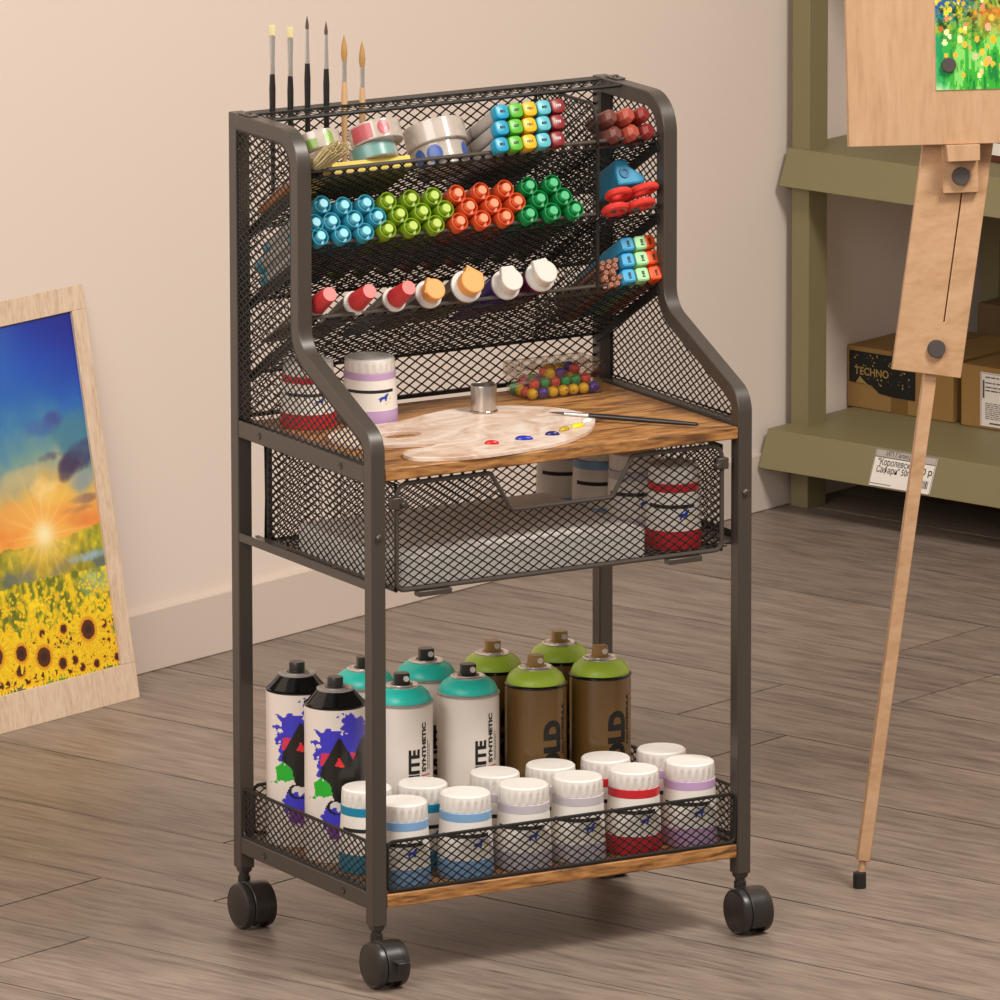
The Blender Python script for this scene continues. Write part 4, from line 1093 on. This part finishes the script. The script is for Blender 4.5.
# flat wash brush, sticky notes and tape rolls in the top tray
BRIS = wood('pale_bristle', [(.3, '#a89468'), (.5, '#d2c190'), (.7, '#e3d6aa')], (300, 300, 8), .7)
wb = empty('wash_brush', TP(2, .0300, 0, .0095), (R(60), 0, R(3)), 'wide wash brush with pale bristles and orange wood handle on the top tray', 'paint brush')
brs = MB(); rb = random.Random(12)
for q in range(150):
    a, e = rb.random()*2*PI, rb.random()**.5
    bx0, by0 = .0100*e*math.cos(a), .0050*e*math.sin(a); l_ = .032+rb.random()*.010
    brs.tube([(bx0, by0, -.006), (bx0*1.18+.001, by0*1.2+.0008, l_*.55), (bx0*1.45+.0045+rb.uniform(-.001, .001), by0*1.6+.004+rb.uniform(-.001, .001), l_)], [.0010, .0009, .0004], 5)
obj('bristles', brs, BRIS, wb, smooth=60)
obj('ferrule', MB().loft([(.0075, .0055, -.030), (.0108, .0060, -.012), (.0110, .0060, -.003)], 24, 3), RUBBER, wb)
obj('handle', MB().loft([(.0022, .0022, -.118), (.0045, .0045, -.112), (.0060, .0060, -.080), (.0052, .0052, -.045), (.0072, .0052, -.029)], 20, 2.2), mat('orange_lacquer', '#b9703a', .35), wb)
ntp = empty('sticky_notes', TP(2, .0925, -.0415, .0), ROT, 'yellow sticky note pad under the tape rolls on the top tray', 'note pad')
obj('note_sheets', MB().box((-.0425, .0004, -.034), (.0425, .0138, .0355)), mat('yellow_paper', '#dcc45c', .7), ntp)
TAPE = mat('clear_tape', '#c9bbae', .16, 0, .5, .6, alpha=.72)
def troll(r, h, label, loc, labm, spots, innerm=WHITEP):
    o = empty('tape_roll', loc, ROT, label, 'tape roll', 'tape rolls on the top tray')
    Mx = Matrix.Rotation(-PI/2, 4, 'X')     # axis along local y = tray normal
    obj('tape_winding', MB().lathe([(r*.62, 0), (r-.0008, 0), (r, .0008), (r, h-.0008), (r-.0008, h), (r*.62, h)], 40, 0, Mx), TAPE, o)
    obj('core', MB().lathe([(r*.62, 0), (r*.62, h), (r*.56, h), (r*.56, 0), (r*.62, 0)], 32, 0, Mx), innerm, o)
    if spots:
        for a0, a1, z0, z1 in spots:
            if a1-a0 > R(40):
                k = 16; vs = [Vector(((r+.0003)*math.cos(a0+(a1-a0)*i/k), z, (r+.0003)*math.sin(a0+(a1-a0)*i/k))) for i in range(k+1) for z in (z0, z1)]
                obj('printed_band', MB().add(vs, [(2*i, 2*i+1, 2*i+3, 2*i+2) for i in range(k)]), labm, o); continue
            mb = MB(); k = 18; ca, cz = (a0+a1)/2, (z0+z1)/2
            ring = [(ca+(a1-a0)/2*math.cos(2*PI*i/k), cz+(z1-z0)/2*math.sin(2*PI*i/k)) for i in range(k)]
            pt = lambda a, z: Vector(((r+.0003)*math.cos(a), z, (r+.0003)*math.sin(a)))
            mb.add([pt(ca, cz)]+[pt(ca+(a-ca)*.6, cz+(z-cz)*.6) for a, z in ring]+[pt(a, z) for a, z in ring], [(0, 1+(i+1) % k, 1+i) for i in range(k)]+[(1+i, 1+(i+1) % k, 1+k+(i+1) % k, 1+k+i) for i in range(k)])
            obj('printed_spot', mb, labm, o, smooth=0)
    return o
Pk = mat('pink_print', '#b8545a', .3); Gp = mat('green_print', '#7a9a3c', .3); Tp = mat('teal_print', '#6f9a92', .3); Bp = mat('blue_print', '#3f5a9c', .3)
# angle: pi/2 = toward viewer along the tray, larger = left
troll(.0235, .0148, 'tape roll with teal band lying on the yellow note pad', TP(2, .105, -.020, .0140), Tp, [(R(60), R(175), .001, .0138)])
troll(.0255, .0190, 'tape roll with a pink printed band, on top of the teal one', TP(2, .1085, -.0130, .0290), Pk, [(R(125), R(178), .002, .017), (R(85), R(112), .002, .017)])
troll(.0270, .0235, 'clear tape roll with blue round prints at the tray bottom', TP(2, .1780, -.0250, .0002), Bp, [(R(112), R(146), .003, .021), (R(150), R(178), .003, .021), (R(40), R(66), .003, .021)])
troll(.0300, .0215, 'wide clear tape roll without print, stacked on the blue printed one', TP(2, .1775, -.0230, .0240), Bp, [])
troll(.0230, .0180, 'tape roll with a green printed band behind the wash brush', TP(2, .0415, -.0080, .0245), Gp, [(R(118), R(165), .001, .010), (R(75), R(100), .001, .016)])

# ------------------------------------------------------------------ standing brushes in the top rack
HAIRW = wood('cream_hair', [(.3, '#cdbb7e'), (.7, '#e8d9a4')], (400, 400, 20), .7); HAIRD = wood('dark_hair', [(.3, '#3a2e28'), (.7, '#6b5648')], (400, 400, 20), .6); HAIRT = wood('tan_hair', [(.3, '#9c6f3c'), (.7, '#c79b5c')], (400, 400, 20), .6)
BHAND = mat('black_lacquer', '#24201e', .3); THAND = mat('raw_wood_handle', '#d3a77c', .5)
def brush(kind, hand, hair):
    o = empty('paint_brush', cat='paint brush')         # origin at the brush's lower end, length about .19
    L = .19
    if kind == 'flat':
        obj('bristles', MB().loft([(.0029, .0015, L-.0105), (.0033, .0016, L-.004), (.0030, .0010, L)], 16, 3), hair, o)
        obj('ferrule', MB().loft([(.0023, .0023, L-.048), (.0025, .0025, L-.046), (.0024, .0023, L-.036), (.0031, .0016, L-.0095)], 20, 2.2), STEEL, o)
    else:
        w = .0019 if kind == 'thin' else .0028
        obj('bristles', MB().lathe([(w*.8, L-.0265), (w*1.15, L-.019), (w*.9, L-.011), (w*.35, L-.004), (.0001, L)], 16) if kind == 'mop' else MB().lathe([(.0016, L-.0135), (.0018, L-.010), (.0010, L-.0045), (.0001, L)], 16), hair, o)
        obj('ferrule', MB().lathe([(.0023, L-.052), (.0025, L-.050), (.0023, L-.046), (w*.86, L-.026 if kind == 'mop' else L-.013)], 20), STEEL, o)
    zf = L-.047
    obj('handle', MB().lathe([(0, 0), (.0012, .001), (.0018, .03), (.0026, .085), (.0031, zf-.015), (.0024, zf+.001)], 18), hand, o)
    return o
zb = .690
spec = [('flat', BHAND, HAIRW, .0412, .8816, 'flat cream bristle brush with black handle, leftmost in the rack'),
        ('flat', BHAND, HAIRW, .0607, .8780, 'flat cream bristle brush with black handle, second in the rack'),
        ('thin', BHAND, HAIRD, .0793, .8875, 'tallest pointed dark brush with black handle, third in the rack'),
        ('thin', BHAND, HAIRD, .0999, .8804, 'pointed dark brush with black handle, fourth and shorter than its twin'),
        ('mop', THAND, HAIRT, .1195, .8662, 'tan round brush with raw wood handle, taller of the two'),
        ('mop', THAND, HAIRT, .1391, .8587, 'tan round brush with raw wood handle, shortest and rightmost in the rack')]
protos = {}
for kd, hm, hr, x, zt_, l in spec:
    if kd not in protos: o = brush(kd, hm, hr); protos[kd] = o; o.location = (x, .263, zt_-.19); tag(o, l, 'paint brush', 'brushes standing in the top rack')
    else: o = dup(protos[kd], (x, .263, zt_-.19), (0, 0, 0), l, 'brushes standing in the top rack')
    o.rotation_euler = (0, 0, R(-30))
# ------------------------------------------------------------------ on the tabletop
ZT = .5006
PALM = wood('used_palette_wood', [(.28, '#b08a70'), (.42, '#d3b49c'), (.55, '#e6d3c4'), (.75, '#efe4da')], (14, 22, 30), .4, 2.5, .05, 6, .15)
po = [(.2834, .0692), (.2581, .0376), (.2108, .0075), (.1616, -.0012), (.1011, -.0035), (.0721, .0066), (.0530, .0195), (.0544, .0401), (.0669, .0518), (.0836, .0530), (.0990, .0568), (.1040, .0595), (.1040, .0640), (.0990, .0690), (.0788, .0770), (.0554, .0840), (.0300, .0970), (.0248, .1274), (.0382, .154), (.0600, .1690), (.0900, .1700), (.1312, .1703), (.1650, .1880), (.2055, .198), (.2493, .1867), (.2836, .1603), (.2987, .1273), (.2990, .095)]
def smoothpoly(P, it=2):
    for _ in range(it):
        Q = []
        for i in range(len(P)):
            a, b = P[i], P[(i+1) % len(P)]
            Q += [(a[0]*.75+b[0]*.25, a[1]*.75+b[1]*.25), (a[0]*.25+b[0]*.75, a[1]*.25+b[1]*.75)]
        P = Q
    return P
po = smoothpoly(po)
hole = [(.0975+.0205*math.cos(a)-.004*math.sin(a), .1165+.0140*math.sin(a)+.003*math.cos(a)) for a in [2*PI*i/28 for i in range(28)]]
pal = empty('palette', (.17, .09, ZT), (0, 0, 0), 'kidney shaped wooden palette stained with white paint on the tabletop', 'palette')
bm = bmesh.new()
for loop in (po, hole):
    v = [bm.verts.new((x-.17, y-.09, 0)) for x, y in loop]
    for i in range(len(v)): bm.edges.new((v[i], v[(i+1) % len(v)]))
bmesh.ops.triangle_fill(bm, use_beauty=True, use_dissolve=False, edges=bm.edges[:])
ret = bmesh.ops.extrude_face_region(bm, geom=bm.faces[:])
for e in ret['geom']:
    if isinstance(e, bmesh.types.BMVert): e.co.z += .0040
bmesh.ops.recalc_face_normals(bm, faces=bm.faces[:])
me = bpy.data.meshes.new('palette_board'); bm.to_mesh(me); bm.free()
pbo = link(bpy.data.objects.new('palette_board', me)); finish(pbo, PALM, .0008); pbo.parent = pal
for (x, y), hc, nm, s in (((.1492, .0351), '#c81f1c', 'red', .0068), ((.1857, .0376), '#232fa6', 'ultramarine', .0085), ((.2194, .0419), '#1f1d66', 'navy', .0068), ((.2402, .0539), '#b8981c', 'ochre', .0072), ((.2591, .0617), '#eed818', 'yellow', .0085), ((.2791, .0770), '#f0ebe4', 'white', .0068)):
    dm = MB(); seg = 20
    ring = lambda sc, z: [(s*sc*math.cos(2*PI*i/seg)*(1.15 if math.cos(2*PI*i/seg) > 0 else .9), s*.48*sc*math.sin(2*PI*i/seg), z) for i in range(seg)]
    vs = ring(1, .0)+ring(.94, .0014)+ring(.7, .0026)+ring(.35, .0032)
    dm.add(vs, [(k*seg+i, k*seg+(i+1) % seg, (k+1)*seg+(i+1) % seg, (k+1)*seg+i) for k in range(3) for i in range(seg)]+[tuple(3*seg+i for i in range(seg))], 0, Matrix.Translation((x-.17, y-.09, .0044)) @ Matrix.Rotation(R(-28 if nm in ('red', 'ultramarine', 'navy') else 22), 4, 'Z'))
    obj('paint_daub', dm, mat('daub_'+nm, hc, .25), pal, label=nm+' paint daub')
cu = empty('dipper_cup', (.2190, .1700, ZT+.0046), (0, 0, 0), 'small metal painting cup standing on the palette', 'cup')
obj('cup_wall', MB().lathe([(0, .0012), (.0112, .0012), (.0116, .0250), (.0124, .0258), (.0126, .0250), (.0121, .0015), (.0136, .0008), (.0136, 0), (0, 0)], 40), mat('brushed_steel', '#cfc6bd', .28, 1), cu)
pbx = empty('paint_brush', (0, 0, 0), (0, 0, 0), 'slim black paint brush lying from the palette across the tabletop', 'paint brush')
b0, b1, b2 = Vector((.2640, .1239, ZT+.0068)), Vector((.2893, .0924, ZT+.0068)), Vector((.3662, .0145, ZT+.0036))
pbx.location = b0
dirv = (b2-b0); L_ = dirv.length
pbx.rotation_euler = Vector((0, 0, 1)).rotation_difference(dirv.normalized()).to_euler()
fz = (b1-b0).length
obj('bristles', MB().lathe([(.0001, 0), (.0009, .006), (.0014, .014), (.0015, .016)], 14), HAIRD, pbx)
obj('ferrule', MB().lathe([(.0014, .0155), (.0020, fz-.004), (.0022, fz-.002), (.0021, fz)], 16), STEEL, pbx)
obj('handle', MB().lathe([(.0021, fz-.0005), (.0027, fz+.02), (.0024, L_-.03), (.0017, L_-.002), (0, L_)], 16), BHAND, pbx)
# clear box of beads
bx_ = empty('bead_box', (.331, .2270, ZT), (0, 0, 0), 'clear plastic box filled with coloured beads in the rear right corner', 'box')
CLEAR = clear('clear_plastic', '#f4efe9', .05)
hw, hd, hh = .0420, .0235, .0270
def shell(hw, hd, z0, z1, t, fl, flo=0.0):
    mb = MB(); w0, d0 = hw*(1-flo), hd*(1-flo)
    o0 = [(-w0, -d0), (w0, -d0), (w0, d0), (-w0, d0)]; o1 = [(-hw, -hd), (hw, -hd), (hw, hd), (-hw, hd)]
    return mb.add([(x, y, z0) for x, y in o0]+[(x, y, z1) for x, y in o1], [(0, 1, 5, 4), (1, 2, 6, 5), (2, 3, 7, 6), (3, 0, 4, 7)]+([(3, 2, 1, 0)] if fl == 'b' else [(4, 5, 6, 7)]))
obj('box_base', shell(hw, hd, .0004, hh, 0, 'b', .05), CLEAR, bx_, smooth=0)
obj('box_lid', shell(hw+.0012, hd+.0012, hh-.007, hh+.005, 0, 't'), CLEAR, bx_, smooth=0)
obj('lid_rim', MB().tube([(x, y, hh+.0048) for x, y in ((-hw, -hd), (hw, -hd), (hw, hd), (-hw, hd))], .0008, 6, True).tube([(x*1.03, y*1.05, hh-.007) for x, y in ((-hw, -hd), (hw, -hd), (hw, hd), (-hw, hd))], .0006, 6, True), CLEAR, bx_)
BC = [('yellow', '#dcae18'), ('green', '#1ea866'), ('violet', '#4a2f94'), ('coral', '#d8504a')]
BM_ = {n: mat('bead_'+n, h, .35) for n, h in BC}
bead0 = {}
r8 = random.Random(21); br = .0053
for lz in range(3):
    for iy in (range(4), range(3), range(3))[lz]:
        for ix in range(7 if lz == 0 else 6):
            if (lz == 1 and r8.random() < .12) or (lz == 2 and (r8.random() < .55 or ix < 2)): continue
            nm = BC[(ix*2+iy*3+lz+r8.randint(0, 1)*2) % 4][0]
            x = -.0345+ix*.0114+(.0055 if lz == 1 else 0)+r8.uniform(-.0002, .0002); y = -.0168+iy*.0112+(.0055 if lz else 0)
            loc = (.331+x, .2270+y, ZT+.0006+br+lz*.0081)
            l = 'small %s bead in the clear plastic box' % nm; g = '%s beads in the clear box' % nm
            if nm not in bead0:
                o = obj('bead', MB().lathe([(.0008, -.0054), (.0022, -.0050), (.0041, -.0036), (.0053, -.0015), (.0055, 0), (.0053, .0015), (.0041, .0036), (.0022, .0050), (.0008, .0054)], 16), BM_[nm])
                bead0[nm] = o; tag(o, l, 'bead', g)
            else:
                o = bead0[nm].copy(); link(o)
            o.location = loc; o.rotation_euler = (r8.uniform(0, 3), r8.uniform(0, 3), 0)
# paper block in the drawer
pp = empty('paper_block', (.170, .105, .3822), (0, 0, 0), 'thick white paper block lying in the mesh drawer', 'paper')
obj('sheets', MB().box((-.136, -.092, 0), (.135, .098, .0278)), PAPER, pp, bevel=.0008)

# ------------------------------------------------------------------ light
def area(name, loc, target, size, power, col, sizey=None):
    l = bpy.data.lights.new(name, 'AREA'); l.energy = power; l.size = size; l.color = col
    if sizey: l.shape = 'RECTANGLE'; l.size_y = sizey
    o = link(bpy.data.objects.new(name, l)); o.location = loc
    o.rotation_euler = (Vector(target)-Vector(loc)).to_track_quat('-Z', 'Y').to_euler(); return o
tgt = Vector((.25, .3, .3))
area('key_lamp', tgt+Vector((.75, -1.66, 2.62)), tgt, .75, 80, (1, .95, .885))
area('left_fill_light', (-2.2, -1.3, 2.0), (.1, 1.1, .4), 1.8, 66, (1, .955, .91))  # added soft fill to brighten the left wall and floor, not a window
wd = bpy.data.worlds.new('world'); SC.world = wd; wd.use_nodes = True
bgn = wd.node_tree.nodes['Background']; bgn.inputs[0].default_value = (1, .94, .885, 1); bgn.inputs[1].default_value = .33

# the cart with everything on it stands on the floor: its own frame is built 3.7 mm above z = 0
OFF = Vector((.0086, .0147, -.0037))
for o in SC.objects:
    if o.parent is None and o.name not in ROOMSET and o.type in ('EMPTY', 'MESH'): o.location = o.location + OFF
# ------------------------------------------------------------------ camera
yaw, pitch, roll, fpx = .5238128759230041, .212798240666337, -.0015653404890798646, 10350.41637223414
fw = Vector((math.sin(yaw)*math.cos(pitch), math.cos(yaw)*math.cos(pitch), -math.sin(pitch)))
rt = Vector((math.cos(yaw), -math.sin(yaw), 0)); upv = rt.cross(fw)
r2 = rt*math.cos(roll)+upv*math.sin(roll); u2 = upv*math.cos(roll)-rt*math.sin(roll)
cd = bpy.data.cameras.new('camera'); cam = link(bpy.data.objects.new('camera', cd))
Mx = Matrix((r2, u2, -fw)).transposed().to_4x4(); Mx.translation = Vector((-4.6284129, -8.25277129, 2.51739379))+OFF
cam.matrix_world = Mx
cd.sensor_width = 36; cd.sensor_fit = 'HORIZONTAL'; cd.lens = fpx*36/1000; cd.clip_end = 100; cd.clip_start = .1
SC.camera = cam
vs_ = SC.view_settings
vs_.view_transform = 'Standard'; vs_.look = 'None'; vs_.exposure = 0; vs_.gamma = 1; vs_.use_curve_mapping = False
